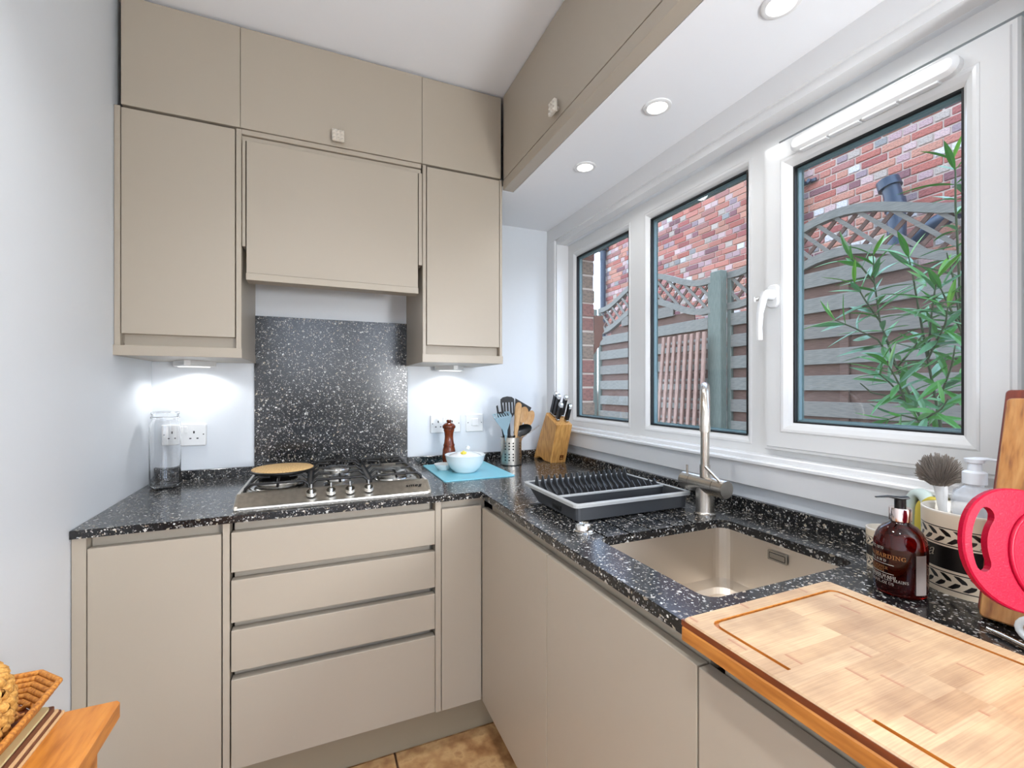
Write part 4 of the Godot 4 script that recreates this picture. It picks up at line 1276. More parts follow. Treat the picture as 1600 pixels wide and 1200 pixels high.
func knife_block() -> void:
	var k := thing("knife_block", "light oak knife block with an arched foot in the corner by the window", "knife block", V(1.678, WY, 0.13))
	var b := B.new()
	var pr := PackedVector2Array([Vector2(0.034, WY), Vector2(0.062, WY)])
	for i in range(1, 8): pr.append(Vector2(0.062 + 0.085 * i / 8.0, WY + 0.013 * sin(PI * i / 8.0)))
	pr.append_array(PackedVector2Array([Vector2(0.150, WY), Vector2(0.222, WY), Vector2(0.290, 1.092), Vector2(0.175, 1.146), Vector2(0.10, 1.025)]))
	b.plate(pr, [], 1.720, 1.637, SIDEWISE, 0.004)
	part(k, "block", b, M.oak)
	b = B.new()
	b.xf = Transform3D(Basis(V(1, 0, 0), V(0, 0.942, 0.337), V(0, -0.337, 0.942)), V(1.693, 0.917, 0.2285))
	b.plate(rrect(-0.010, -0.002, 0.010, 0.024, 0.001), [rrect(-0.007, 0.001, -0.001, 0.010, 0.0005), rrect(0.001, 0.001, 0.007, 0.010, 0.0005), rrect(-0.007, 0.0125, 0.007, 0.014, 0.0004), rrect(-0.007, 0.016, 0.007, 0.0175, 0.0004), rrect(-0.007, 0.0195, 0.007, 0.021, 0.0004)], 0.0, 0.0006)
	b.xf = Transform3D.IDENTITY
	part(k, "maker_mark", b, M.mill_wood)
	var dir := V(0.0, 0.90, 0.40).normalized()
	var names := ["tallest black-handled knife, at the back of the knife block", "second tall black-handled knife in the left row of the knife block", "tall black-handled knife at the back of the block's right row", "short black-handled knife at the front of the block's left row", "short black-handled knife at the front of the block's right row"]
	var spots := [[1.660, 0.15, 0.118], [1.662, 0.36, 0.118], [1.702, 0.36, 0.112], [1.660, 0.66, 0.092], [1.702, 0.76, 0.090]]
	for i in 5:
		var q = spots[i]
		var zz: float = lerpf(0.175, 0.290, q[1]); var yy: float = lerpf(1.146, 1.092, q[1])
		var o := V(q[0], yy, zz)
		var t := thing("knife", names[i], "knife", o, "knives in the oak block")
		b = B.new()
		b.xf = Transform3D(Basis(V(1, 0, 0), dir, V(1, 0, 0).cross(dir)), o)
		var L: float = q[2]
		b.box(V(-0.0011, -0.05, -0.010), V(0.0011, 0.001, 0.010), 0.0003)
		b.plate(rrect(-0.0075, -0.001, 0.0075, 0.013, 0.003), [], -0.011, 0.011, Transform3D.IDENTITY, 0.002)
		part(t, "bolster", b, M.steel)
		var hb := B.new()
		hb.xf = b.xf
		# grip with a slight belly, seen from its side in (z, y)
		hb.plate(PackedVector2Array([Vector2(-0.010, 0.013), Vector2(0.010, 0.013), Vector2(0.0125, 0.03), Vector2(0.011, 0.06), Vector2(0.012, L - 0.016), Vector2(-0.010, L - 0.012), Vector2(-0.009, 0.06), Vector2(-0.011, 0.03)]), [], -0.0075, 0.0075, SIDEWISE, 0.002)
		part(t, "grip", hb, M.black_plastic)
		hb = B.new()
		hb.xf = b.xf
		hb.plate(PackedVector2Array([Vector2(-0.0103, L - 0.012), Vector2(0.0123, L - 0.016), Vector2(0.0115, L - 0.002), Vector2(0.006, L + 0.004), Vector2(-0.006, L + 0.005), Vector2(-0.010, L)]), [], -0.008, 0.008, SIDEWISE, 0.002)
		part(t, "end_cap", hb, M.chrome)

# ---------------------------------------------------------------- dish rack and tap
func rack_and_tap() -> void:
	var r := thing("dish_rack", "charcoal plastic dish drainer rack standing on the worktop beside the sink", "dish rack", V(1.44, WY, 0.95))
	var x0 := 1.237; var x1 := 1.645; var z0 := 0.785; var z1 := 1.117
	var yt := 0.951
	var b := B.new()
	var lo := rrect(x0 + 0.006, z0 + 0.085, x1 - 0.010, z1 - 0.004, 0.012, 3)
	var hi := rrect(x0 + 0.003, z0 + 0.003, x1 - 0.003, z1 - 0.003, 0.014, 3)
	var li := rrect(x0 + 0.011, z0 + 0.088, x1 - 0.014, z1 - 0.009, 0.010, 3)
	var hi2 := rrect(x0 + 0.008, z0 + 0.009, x1 - 0.008, z1 - 0.008, 0.011, 3)
	var ctr := V(1.44, 0.93, 0.95)
	for k in lo.size():
		var j := (k + 1) % lo.size()
		b.quad_dir(V(lo[k].x, WY + 0.004, lo[k].y), V(lo[j].x, WY + 0.004, lo[j].y), V(hi[j].x, yt, hi[j].y), V(hi[k].x, yt, hi[k].y), V(lo[k].x, 0, lo[k].y) - V(1.44, 0, 0.95))
		b.quad_dir(V(li[k].x, WY + 0.010, li[k].y), V(li[j].x, WY + 0.010, li[j].y), V(hi2[j].x, yt, hi2[j].y), V(hi2[k].x, yt, hi2[k].y), V(1.44, 0, 0.95) - V(lo[k].x, 0, lo[k].y))
	b.cap([lo], WY + 0.004, -1.0, FLOORWISE)
	b.cap([li], WY + 0.010, 1.0, FLOORWISE)
	for q in [[x0 + 0.03, z0 + 0.11], [x1 - 0.04, z0 + 0.11], [x0 + 0.03, z1 - 0.03], [x1 - 0.04, z1 - 0.03]]:
		b.box(V(q[0] - 0.008, WY, q[1] - 0.008), V(q[0] + 0.008, WY + 0.005, q[1] + 0.008), 0.001)
	b.box(V(x0 + 0.006, WY + 0.008, 1.000), V(x1 - 0.008, yt - 0.004, 1.006), 0.001)
	part(r, "tray", b, M.charcoal_plastic)
	b = B.new()
	b.plate(rrect(x0 - 0.004, z0 - 0.004, x1 + 0.004, z1 + 0.004, 0.016, 4), [rrect(x0 + 0.008, z0 + 0.009, x1 - 0.008, z1 - 0.008, 0.011, 4)], yt - 0.008, yt + 0.002, FLOORWISE, 0.002)
	b.box(V(x0 + 0.004, yt - 0.005, 0.9985), V(x1 - 0.004, yt + 0.001, 1.008), 0.001)
	part(r, "rim", b, M.rack_rim_sheen)
	# upright fins: a tall blade at the back and a small one at the divider joined by a dip
	var fin := B.new()
	var pr := PackedVector2Array([Vector2(z0 + 0.010, yt - 0.02), Vector2(z0 + 0.030, yt + 0.024)])
	for i in 9:
		var t := i / 8.0
		pr.append(Vector2(lerpf(z0 + 0.036, 0.955, t), yt + 0.024 - 0.060 * sqrt(sin(PI * 0.5 * minf(1.0, t * 1.25))) + (0.0 if t < 0.8 else 0.02 * (t - 0.8) / 0.2)))
	pr.append_array(PackedVector2Array([Vector2(0.968, yt + 0.004), Vector2(0.975, yt + 0.018), Vector2(0.990, yt + 0.004), Vector2(0.998, yt - 0.01), Vector2(0.998, WY + 0.012), Vector2(z0 + 0.10, WY + 0.012)]))
	fin.plate(pr, [], -0.0012, 0.0012, SIDEWISE)
	var fm := fin.mesh(V(0, -WY, -0.95))
	for k in 17:
		piece(r, "plate_fin", fm, M.charcoal_plastic, Transform3D(Basis.IDENTITY, V(1.268 + 0.0223 * k - 1.44, 0, 0)))
	b = B.new()
	b.box(V(x0 - 0.001, WY + 0.012, 0.985), V(x0 + 0.010, WY + 0.026, 1.03), 0.002)
	part(r, "drain_spout", b, M.black_plastic)
	b = B.new()
	b.tube([V(x0 + 0.005, WY + 0.003, 0.905), V(x0 - 0.02, WY + 0.0028, 0.895), V(x0 - 0.034, WY + 0.0028, 0.893)], [0.0022, 0.0022, 0.0015], 8)
	solo("twig", "tiny dark stick poking out from under the left side of the dish rack", "stick", b, M.cast_iron)
	# tap
	var t := thing("kitchen_tap", "brushed steel swan-neck kitchen tap with a horizontal mixer body behind the sink", "tap", V(1.634, WY, 1.183))
	var P := V(1.634, 0, 1.183)
	b = B.new()
	b.lathe([Vector2(0.030, 0.0), Vector2(0.030, 0.004), Vector2(0.0265, 0.006), Vector2(0.0255, 0.010), Vector2(0.0250, 0.09)], 32)
	part(t, "base_column", b, M.tap_steel, true)
	b = B.new()
	b.tube([V(P.x, 0.987, 1.100), V(P.x, 0.987, 1.102), V(P.x, 0.987, 1.136)], [0.024, 0.0255, 0.0255], 28)
	b.tube([V(P.x, 0.987, 1.1375), V(P.x, 0.987, 1.2235)], 0.0257, 28)
	b.tube([V(P.x, 0.987, 1.225), V(P.x, 0.987, 1.258), V(P.x, 0.987, 1.260)], [0.0257, 0.0257, 0.024], 28)
	part(t, "mixer_body", b, M.tap_steel)
	var dir := V(-0.725, 0, 0.689).normalized()
	b = B.new()
	b.tube([V(P.x, 1.010, P.z), V(P.x, 1.045, P.z)], 0.0145, 24)
	var pts := [V(P.x, 1.04, P.z)]
	var R := 0.098
	for i in 21:
		var a := PI - PI * i / 20.0
		pts.append(V(P.x, 1.176, P.z) + dir * (R + R * cos(a)) + V(0, R * sin(a), 0))
	pts.append(V(P.x, 1.166, P.z) + dir * 2.0 * R)
	b.tube(pts, 0.0122, 24)
	b.tube([V(P.x, 1.175, P.z) + dir * 2.0 * R, V(P.x, 1.160, P.z) + dir * 2.0 * R], 0.0128, 24)
	part(t, "spout", b, M.tap_steel)
	b = B.new()
	b.tube([V(P.x - 0.004, 1.008, 1.118), V(P.x - 0.004, 1.036, 1.118)], 0.0032, 12)
	part(t, "lever", b, M.tap_steel)
	b = B.new()
	b.tube([V(P.x - 0.008, 1.006, 1.247), V(P.x - 0.032, 1.048, 1.214)], 0.0042, 12)
	part(t, "lever", b, M.tap_steel)

# ---------------------------------------------------------------- right-hand counter
func right_counter() -> void:
	# bamboo board with an overhanging lip
	var k := thing("chopping_board", "large bamboo chopping board overhanging the worktop's front edge", "chopping board", V(1.27, WY, 1.93))
	var b := B.new()
	var o := rrect(1.098, 1.648, 1.434, 2.20, 0.010, 4)
	var gi := PackedVector2Array()
	# the juice groove, open for a hand's width on the left side
	var g1 := PackedVector2Array([Vector2(1.1255, 1.790), Vector2(1.1255, 1.684)])
	var rin := rrect(1.1305, 1.680, 1.402, 2.168, 0.012, 4)
	var rout := rrect(1.1245, 1.674, 1.408, 2.174, 0.016, 4)
	var ring_a: Array = Geometry2D.clip_polygons(rout, PackedVector2Array([Vector2(1.0, 1.795), Vector2(1.135, 1.795), Vector2(1.135, 1.885), Vector2(1.0, 1.885)]))
	var grooves := []
	for part_ in ring_a:
		# cut the ring into two C shapes that are simple polygons
		for half in [PackedVector2Array([Vector2(1.0, 1.0), Vector2(1.6, 1.0), Vector2(1.6, 1.84), Vector2(1.0, 1.84)]), PackedVector2Array([Vector2(1.0, 1.84), Vector2(1.6, 1.84), Vector2(1.6, 2.6), Vector2(1.0, 2.6)])]:
			for s in Geometry2D.intersect_polygons(part_, half):
				for q in Geometry2D.clip_polygons(s, rin): grooves.append(q)
	# top sheet: the outline less the grooves, in two halves
	var sheets := []
	for half in [PackedVector2Array([Vector2(1.0, 1.0), Vector2(1.6, 1.0), Vector2(1.6, 1.84), Vector2(1.0, 1.84)]), PackedVector2Array([Vector2(1.0, 1.84), Vector2(1.6, 1.84), Vector2(1.6, 2.6), Vector2(1.0, 2.6)])]:
		for s in Geometry2D.intersect_polygons(B.inset(o, 0.002), half):
			var rest := [s]
			for g in grooves:
				var nx := []
				for q in rest: nx.append_array(Geometry2D.clip_polygons(q, g))
				rest = nx
			sheets.append_array(rest)
	b.cap(sheets, 0.9255, 1.0, FLOORWISE)
	b.plate(o, [], 0.9166, 0.9205, FLOORWISE)
	var oi := B.inset(o, 0.002)
	for i in o.size():
		var j := (i + 1) % o.size()
		b.quad(V(o[i].x, 0.9205, o[i].y), V(o[j].x, 0.9205, o[j].y), V(o[j].x, 0.9238, o[j].y), V(o[i].x, 0.9238, o[i].y))
		b.quad(V(o[i].x, 0.9238, o[i].y), V(o[j].x, 0.9238, o[j].y), V(oi[j].x, 0.9255, oi[j].y), V(oi[i].x, 0.9255, oi[i].y))
	part(k, "top_layer", b, M.bamboo_top)
	b = B.new()
	for g in grooves:
		b.cap([g], 0.9222, 1.0, FLOORWISE)
		for i in g.size():
			var j: int = (i + 1) % g.size()
			if absf(g[i].y - 1.84) < 1e-4 and absf(g[j].y - 1.84) < 1e-4: continue
			b.quad(V(g[i].x, 0.9222, g[i].y), V(g[j].x, 0.9222, g[j].y), V(g[j].x, 0.9255, g[j].y), V(g[i].x, 0.9255, g[i].y))
	part(k, "juice_groove", b, M.bamboo_edge)
	b = B.new()
	b.plate(rrect(1.0985, 1.6485, 1.4335, 2.1995, 0.010, 4), [], 0.9146, 0.9166, FLOORWISE)
	b.box(V(1.0975, 0.9145, 1.6475), V(1.104, 0.9235, 2.20), 0.0005)
	part(k, "dark_layer", b, M.bamboo_dark)
	b = B.new()
	b.plate(rrect(1.098, 1.648, 1.434, 2.20, 0.010, 4), [], 0.9025, 0.9146, FLOORWISE)
	b.box(V(1.096, 0.893, 1.6485), V(1.1225, 0.9146, 2.20), 0.002)
	part(k, "bottom_layer", b, M.bamboo_edge)
	soap_bottle()
	pot_group()
	board_group()

func soap_bottle() -> void:
	var at := V(1.563, WY + 0.0003, 1.697)
	var t := thing("soap_bottle", "dark amber pump bottle of hand soap beside the bamboo board", "soap bottle", at)
	var b := B.new()
	var R := 0.0385
	b.lathe([Vector2(0.0, 0.002), Vector2(0.030, 0.002), Vector2(0.034, 0.0), Vector2(0.0375, 0.004), Vector2(R, 0.010), Vector2(R, 0.080), Vector2(0.0378, 0.090), Vector2(0.0355, 0.101), Vector2(0.031, 0.111), Vector2(0.024, 0.119), Vector2(0.016, 0.124), Vector2(0.0135, 0.127), Vector2(0.0135, 0.132), Vector2(0.0, 0.132)], 56)
	part(t, "bottle", b, M.amber, true)
	b = B.new()
	b.lathe([Vector2(0.0, 0.006), Vector2(0.0365, 0.006), Vector2(0.0372, 0.010), Vector2(0.0372, 0.084), Vector2(0.0, 0.084)], 48)
	part(t, "soap", b, M.amber_liquid, true)
	b = B.new()
	b.lathe([Vector2(0.0135, 0.127), Vector2(0.0165, 0.129), Vector2(0.0165, 0.150), Vector2(0.0155, 0.152), Vector2(0.0, 0.152)], 36)
	part(t, "collar", b, M.rose_chrome, true)
	b = B.new()
	b.tube([V(0, 0.152, 0), V(0, 0.167, 0)], 0.0085, 20)
	b.tube([V(0.011, 0.170, 0.006), V(0, 0.1685, 0), V(-0.018, 0.1715, -0.010), V(-0.036, 0.170, -0.020)], [0.006, 0.0085, 0.005, 0.0028], 12, true, 0.4)
	part(t, "pump", b, M.black_plastic, true)
	# print wound round the side facing the room
	var write := func(txt: String, size: float, y: float, ang: float, m: Material, bold: bool) -> void:
		var q := B.new()
		letters(q, txt, size, "Droid Serif", func(p: Vector3) -> Vector3:
			var a := ang + p.x / R
			return V((R + 0.0003) * sin(a), y + p.y, (R + 0.0003) * cos(a)), bold)
		part(t, "lettering", q, m, true)
	# angle 0 faces +z; the camera sees the bottle from about -64 degrees
	var A := -2.19
	write.call("SINCE 1970", 0.0058, 0.0815, A, M.label_white, false)
	write.call("BAYLIS & HARDING", 0.0098, 0.0690, A, M.label_gold, true)
	write.call("E N G L A N D", 0.0054, 0.0605, A, M.label_white, true)
	write.call("BLACK PEPPER", 0.0066, 0.0480, A, M.label_gold, false)
	write.call("& GINSENG", 0.0066, 0.0425, A, M.label_gold, false)
	write.call("LUXURY HAND WASH", 0.0056, 0.0335, A, M.label_white, true)
	write.call("SAVON DE LUXE POUR LES MAINS", 0.0044, 0.0290, A, M.label_white, false)
	write.call("500 ml  16.9 FL.OZ US", 0.0052, 0.0220, A, M.label_white, false)
	b = B.new()
	for y in [0.0545, 0.0385]:
		for i in 16:
			var a0 := A - 0.85 + 1.7 * i / 16.0; var a1 := A - 0.85 + 1.7 * (i + 1) / 16.0
			b.quad(V((R + 0.0003) * sin(a0), y, (R + 0.0003) * cos(a0)), V((R + 0.0003) * sin(a1), y, (R + 0.0003) * cos(a1)), V((R + 0.0003) * sin(a1), y + 0.0006, (R + 0.0003) * cos(a1)), V((R + 0.0003) * sin(a0), y + 0.0006, (R + 0.0003) * cos(a0)))
	part(t, "label_rule", b, M.label_white, true)
	b = B.new()
	for i in 10:
		var a0 := -0.55 + 0.50 * i / 10.0; var a1 := -0.55 + 0.50 * (i + 1) / 10.0
		b.quad(V((R + 0.0003) * sin(a0), 0.010, (R + 0.0003) * cos(a0)), V((R + 0.0003) * sin(a1), 0.010, (R + 0.0003) * cos(a1)), V((R + 0.0003) * sin(a1), 0.078, (R + 0.0003) * cos(a1)), V((R + 0.0003) * sin(a0), 0.078, (R + 0.0003) * cos(a0)))
	part(t, "back_label", b, M.label_grey, true)

func pot_lathe(r0: float, r1: float, h: float) -> B:
	var b := B.new()
	var prof := [Vector2(r0, 0.0)]
	for i in 9: prof.append(Vector2(lerpf(r0, r1, i / 8.0), 0.001 + (h - 0.004) * i / 8.0))
	b.lathe(prof, 64)
	return b

func pot_group() -> void:
	var at := V(1.690, WY + 0.0003, 1.744)
	var t := thing("plant_pot", "large cream and black patterned pot holding washing-up tools", "pot", at)
	part(t, "pot_wall", pot_lathe(0.0645, 0.0685, 0.146), M.pot_glaze, true)
	var b := B.new()
	b.lathe([Vector2(0.0685, 0.143), Vector2(0.0685, 0.1455), Vector2(0.067, 0.1465), Vector2(0.0645, 0.1455), Vector2(0.063, 0.142), Vector2(0.059, 0.010), Vector2(0.0, 0.008)], 64)
	part(t, "pot_inside", b, M.pot_inside, true)
	b = B.new()
	var rr := 0.0665
	letters(b, "Ja", 0.026, "Droid Serif", func(p: Vector3) -> Vector3:
		var a := -2.12 + p.x / rr + p.y * 4.0
		return V((rr + 0.0008) * sin(a), 0.070 + p.y + 0.35 * p.x, (rr + 0.0008) * cos(a)))
	part(t, "script_lettering", b, M.pot_script, true)
	var m := thing("small_pot", "small pot with the same cream and black pattern behind the amber bottle", "pot", V(1.667, WY + 0.0003, 1.622))
	part(m, "pot_wall", pot_lathe(0.031, 0.033, 0.080), M.pot_glaze, true)
	b = B.new()
	b.lathe([Vector2(0.033, 0.077), Vector2(0.033, 0.0795), Vector2(0.0318, 0.080), Vector2(0.0305, 0.078), Vector2(0.028, 0.008), Vector2(0.0, 0.007)], 40)
	part(m, "pot_inside", b, M.pot_inside, true)
	# washing-up brush, bristles up
	var br := thing("dish_brush", "round grey-brown bristle washing-up brush standing in the patterned pot", "brush", V(1.70, WY + 0.012, 1.70))
	b = B.new()
	b.tube([V(1.690, WY + 0.012, 1.725), V(1.700, 1.03, 1.700), V(1.703, 1.085, 1.694)], [0.006, 0.006, 0.011], 14)
	part(br, "handle", b, M.white_plastic)
	b = B.new()
	var rg := RandomNumberGenerator.new()
	rg.seed = 77
	var c := V(1.704, 1.096, 1.692)
	for i in 620:
		var u := rg.randf(); var a := rg.randf() * TAU
		var th := acos(1.0 - u * 1.45)
		var d := V(sin(th) * cos(a), cos(th), sin(th) * sin(a))
		var rt := c + V(d.x * 0.014, d.y * 0.006 - 0.012, d.z * 0.014)
		var tip := c + V(d.x * 0.034, d.y * 0.034 + 0.012, d.z * 0.034) + V(rg.randf_range(-0.003, 0.003), rg.randf_range(-0.004, 0.003), rg.randf_range(-0.003, 0.003))
		b.tube([rt, rt.lerp(tip, 0.6) + V(0, 0.003, 0), tip], [0.0009, 0.0009, 0.0006], 4, false)
	part(br, "bristles", b, M.bristle).set_meta("kind", "stuff")
	# clear pump bottle
	var bt := thing("pump_bottle", "clear plastic bottle with a white pump standing in the patterned pot", "pump bottle", V(1.668, WY + 0.012, 1.757))
	b = B.new()
	b.lathe([Vector2(0.0, 0.0), Vector2(0.028, 0.0), Vector2(0.0305, 0.004), Vector2(0.0305, 0.160), Vector2(0.027, 0.172), Vector2(0.018, 0.180), Vector2(0.014, 0.183), Vector2(0.014, 0.190)], 36)
	part(bt, "bottle", b, M.plastic_clear, true)
	b = B.new()
	b.lathe([Vector2(0.0165, 0.186), Vector2(0.0165, 0.206), Vector2(0.014, 0.208), Vector2(0.0095, 0.209), Vector2(0.0095, 0.222), Vector2(0.013, 0.224), Vector2(0.014, 0.230), Vector2(0.0, 0.233)], 28)
	b.tube([V(0, 0.229, 0), V(0.012, 0.230, 0.012), V(0.024, 0.228, 0.024)], [0.008, 0.006, 0.004], 10, true, 0.5)
	b.tube([V(0, 0.186, 0), V(0.001, 0.02, 0.002)], 0.003, 8)
	part(bt, "pump", b, M.frosted_plastic, true)
	# folded cloth tucked behind
	var cl := thing("dish_cloth", "folded pale cloth with a yellow side tucked between the bottle and the patterned pot", "cloth", V(1.735, WY, 1.650))
	for q in [["white_side", 0.0, M.cloth_white], ["yellow_side", 0.0175, M.cloth_yellow]]:
		b = B.new()
		var off: float = q[1]
		var prof := [V(1.734, WY + 0.012, 1.632 + off)]
		for i in 15:
			var a := PI * i / 14.0
			prof.append(V(1.736, WY + 0.130 - off * 0.7 + 0.022 * sin(a), 1.647 + off - 0.013 * cos(a)))
		prof.append(V(1.738, WY + 0.012, 1.662 + off))
		b.tube(prof, 0.0085, 14, true, 2.5)
		part(cl, q[0], b, q[2])

func lean_board(name_: String, label: String, o: Vector3, w: float, h: float, th: float, lean: Vector3, m: Material) -> void:
	# a board standing on its edge and leaning back on the window wall
	var t := thing(name_, label, "chopping board", o)
	var up := lean.normalized()
	var rt := V(0, 0, 1)
	rt = (rt - up * rt.dot(up)).normalized()
	var nn := rt.cross(up)
	var b := B.new()
	b.plate(rrect(0, 0, w, h, 0.006, 3), [], -th / 2.0, th / 2.0, Transform3D(Basis(rt, up, nn), o), 0.002)
	part(t, "board", b, m)

func board_group() -> void:
	lean_board("wooden_board", "pale striped wooden board leaning on the window wall, at the picture's right edge", V(1.568, WY + 0.005, 1.803), 0.25, 0.36, 0.020, V(0.112, 0.35, -0.006), M.pale_wood)
	lean_board("wooden_board", "red-brown wooden board leaning behind the pale striped board", V(1.589, WY + 0.005, 1.793), 0.27, 0.375, 0.018, V(0.112, 0.35, -0.006), M.red_wood)
	# pink board with a hand hole
	var c := V(1.490, 1.046, 1.877)
	var t := thing("pink_board", "bright pink plastic board with a looped handle propped on the wooden boards", "chopping board", c)
	var rt := V(0.90, -0.28, 0.34).normalized()
	var up := V(0.36, 0.93, -0.05).normalized()
	up = (up - rt * up.dot(rt)).normalized()
	var x := Transform3D(Basis(rt, up, rt.cross(up)), c)
	var out := PackedVector2Array()
	for i in 48:
		var a := TAU * i / 48.0
		out.append(Vector2(0.097 * signf(cos(a)) * pow(absf(cos(a)), 0.92), 0.082 * signf(sin(a)) * pow(absf(sin(a)), 0.92)))
	var mid := PackedVector2Array()
	for i in 13:
		var y := -0.032 + 0.064 * i / 12.0
		mid.append(Vector2(-0.0735 + 0.013 * pow(y / 0.040, 2.0), y) * 1000.0)
	var hole := PackedVector2Array()
	for q in Geometry2D.offset_polyline(mid, 11.5, Geometry2D.JOIN_ROUND, Geometry2D.END_ROUND)[0]: hole.append(q / 1000.0)
	var b := B.new()
	b.plate(out, [hole], -0.004, 0.004, x, 0.002)
	part(t, "board", b, M.pink_plastic)
	b = B.new()
	var rim := []
	for i in 49:
		var a := TAU * i / 48.0
		rim.append(x * V(0.030 + 0.058 * cos(a), 0.062 * sin(a), 0.0045))
	b.tube(rim, 0.0035, 8, false)
	part(t, "raised_rim", b, M.pink_plastic)
	# mug handle and steel knife at the edge of the picture
	var mg := thing("cup", "small white cup of which only the handle shows at the picture's right edge", "cup", V(1.512, WY, 1.932))
	b = B.new()
	b.lathe([Vector2(0.0, 0.002), Vector2(0.033, 0.002), Vector2(0.036, 0.0), Vector2(0.038, 0.006), Vector2(0.039, 0.056), Vector2(0.0375, 0.058), Vector2(0.036, 0.056), Vector2(0.035, 0.008), Vector2(0.0, 0.006)], 36, V(1.512, WY, 1.932))
	part(mg, "cup_wall", b, M.porcelain)
	b = B.new()
	var hp := []
	var hd := V(-0.1, 0, -0.995)
	for i in 13:
		var a := PI * 0.5 + PI * i / 12.0
		hp.append(V(1.512, WY + 0.032, 1.932) + hd * (0.037 - 0.030 * cos(a)) + V(0, 0.020 * sin(a), 0))
	b.tube(hp, 0.0045, 10)
	part(mg, "handle", b, M.porcelain)
	var kn := thing("table_knife", "polished steel table knife lying on the worktop beside the bamboo board", "knife", V(1.52, WY, 1.86))
	b = B.new()
	b.tube([V(1.528, WY + 0.0042, 1.825), V(1.522, WY + 0.0045, 1.84), V(1.50, WY + 0.0042, 1.90), V(1.48, WY + 0.003, 1.96)], [0.0035, 0.005, 0.004, 0.003], 10, true, 0.7)
	part(kn, "handle", b, M.chrome)

# ---------------------------------------------------------------- low table at the left
func low_table() -> void:
	var t := thing("side_table", "orange pine table pushed against the left wall, lower left", "table", V(0.18, 0, 1.6))
	var b := B.new()
	b.box(V(0.052, 0.718, 1.217), V(0.294, 0.750, 2.05), 0.004)
	part(t, "tabletop", b, M.orange_pine)
	for q in [[0.075, 1.26], [0.255, 1.26], [0.075, 1.98], [0.255, 1.98]]:
		b = B.new()
		b.box(V(q[0] - 0.018, 0, q[1] - 0.018), V(q[0] + 0.018, 0.718, q[1] + 0.018), 0.003)
		part(t, "leg", b, M.orange_pine)
	b = B.new()
	b.box(V(0.07, 0.66, 1.25), V(0.262, 0.718, 1.262), 0.001)
	b.box(V(0.262, 0.66, 1.262), V(0.272, 0.718, 1.98), 0.001)
	part(t, "apron", b, M.orange_pine)
	var layers := [[0.7505, 0.7535, 0.225, M.tan_card, "tan thin board, lowest of the stack on the pine table"], [0.7538, 0.7575, 0.222, M.brown_card, "brown thin board, second from the bottom of the stack on the pine table"], [0.7578, 0.7605, 0.220, M.tan_card, "tan thin board, third from the bottom of the stack on the pine table"], [0.7608, 0.7680, 0.216, M.brown_card, "thick brown board below the cream one in the stack on the pine table"], [0.7683, 0.7710, 0.213, M.cream_card, "cream board, topmost of the stack under the wicker tray"]]
	for i in layers.size():
		var L = layers[i]
		b = B.new()
		b.plate(rrect(0.060, 1.202 + 0.018 + 0.003 * i, L[2], 1.70, 0.010 if i == 4 else 0.004, 3), [], L[0], L[1], FLOORWISE, 0.0006)
		solo("place_mat", L[4], "place mat", b, L[3], "thin boards stacked on the pine table")
	# eight-sided wicker tray
	var w := thing("wicker_tray", "shallow woven wicker tray with flared sides on the stacked boards", "tray", V(0.15, 0.772, 1.4))
	var lo := PackedVector2Array(); var hi := PackedVector2Array()
	var mk := func(x0: float, z0: float, x1: float, z1: float, c: float) -> PackedVector2Array:
		return PackedVector2Array([Vector2(x0 + c, z0), Vector2(x1 - c, z0), Vector2(x1, z0 + c), Vector2(x1, z1 - c), Vector2(x1 - c, z1), Vector2(x0 + c, z1), Vector2(x0, z1 - c), Vector2(x0, z0 + c)])
	b = B.new()
	b.plate(mk.call(0.070, 1.215, 0.196, 1.62, 0.030), [], 0.7713, 0.7745, FLOORWISE)
	part(w, "tray_floor", b, M.wicker_dark)
	for k in 6:
		var f := k / 5.0
		var ring: PackedVector2Array = mk.call(0.066 - 0.010 * f, 1.212 - 0.030 * f, 0.200 + 0.018 * f, 1.63 + 0.02 * f, 0.030 + 0.010 * f)
		b = B.new()
		for i in 8:
			var p := ring[i]; var q := ring[(i + 1) % 8]
			b.tube([V(p.x, 0.7755 + 0.027 * f, p.y), V(q.x, 0.7755 + 0.027 * f, q.y)], 0.0042, 8)
		part(w, "cane_rail", b, M.wicker)
	for k in 22:
		b = B.new()
		var z := 1.235 + 0.0172 * k
		var pts := []
		for i in 22:
			var x := 0.078 + 0.112 * i / 21.0
			pts.append(V(x, 0.7790 + 0.0030 * (1.0 if (i / 2 + k) % 2 == 0 else -1.0), z + 0.002 * sin(i * 1.3 + k)))
		b.tube(pts, 0.0035, 6)
		part(w, "cane_strand", b, M.wicker)
	# braided basket in the tray
	var s := thing("braided_basket", "round basket of thick braided seagrass standing in the wicker tray", "basket", V(0.105, 0.782, 1.33))
	for k in 6:
		b = B.new()
		var yy := 0.792 + 0.0148 * k
		var R: float = 0.068 + 0.012 * sin(PI * (k + 0.8) / 6.5)
		for strand in 2:
			var pts := []
			for i in 97:
				var a := TAU * i / 96.0
				var ph := a * 17.0 + PI * strand + k
				pts.append(V(0.134 + (R + 0.005 * cos(ph)) * cos(a) - 0.012, yy + 0.0055 * sin(ph), 1.335 + (R + 0.005 * cos(ph)) * sin(a)))
			b.tube(pts, 0.0066, 7, false)
		part(s, "braid", b, M.seagrass)
	b = B.new()
	b.lathe([Vector2(0.0, 0.783), Vector2(0.066, 0.783), Vector2(0.072, 0.79), Vector2(0.072, 0.86)], 36, V(0.13, 0, 1.335))
	part(s, "basket_core", b, M.wicker_dark)

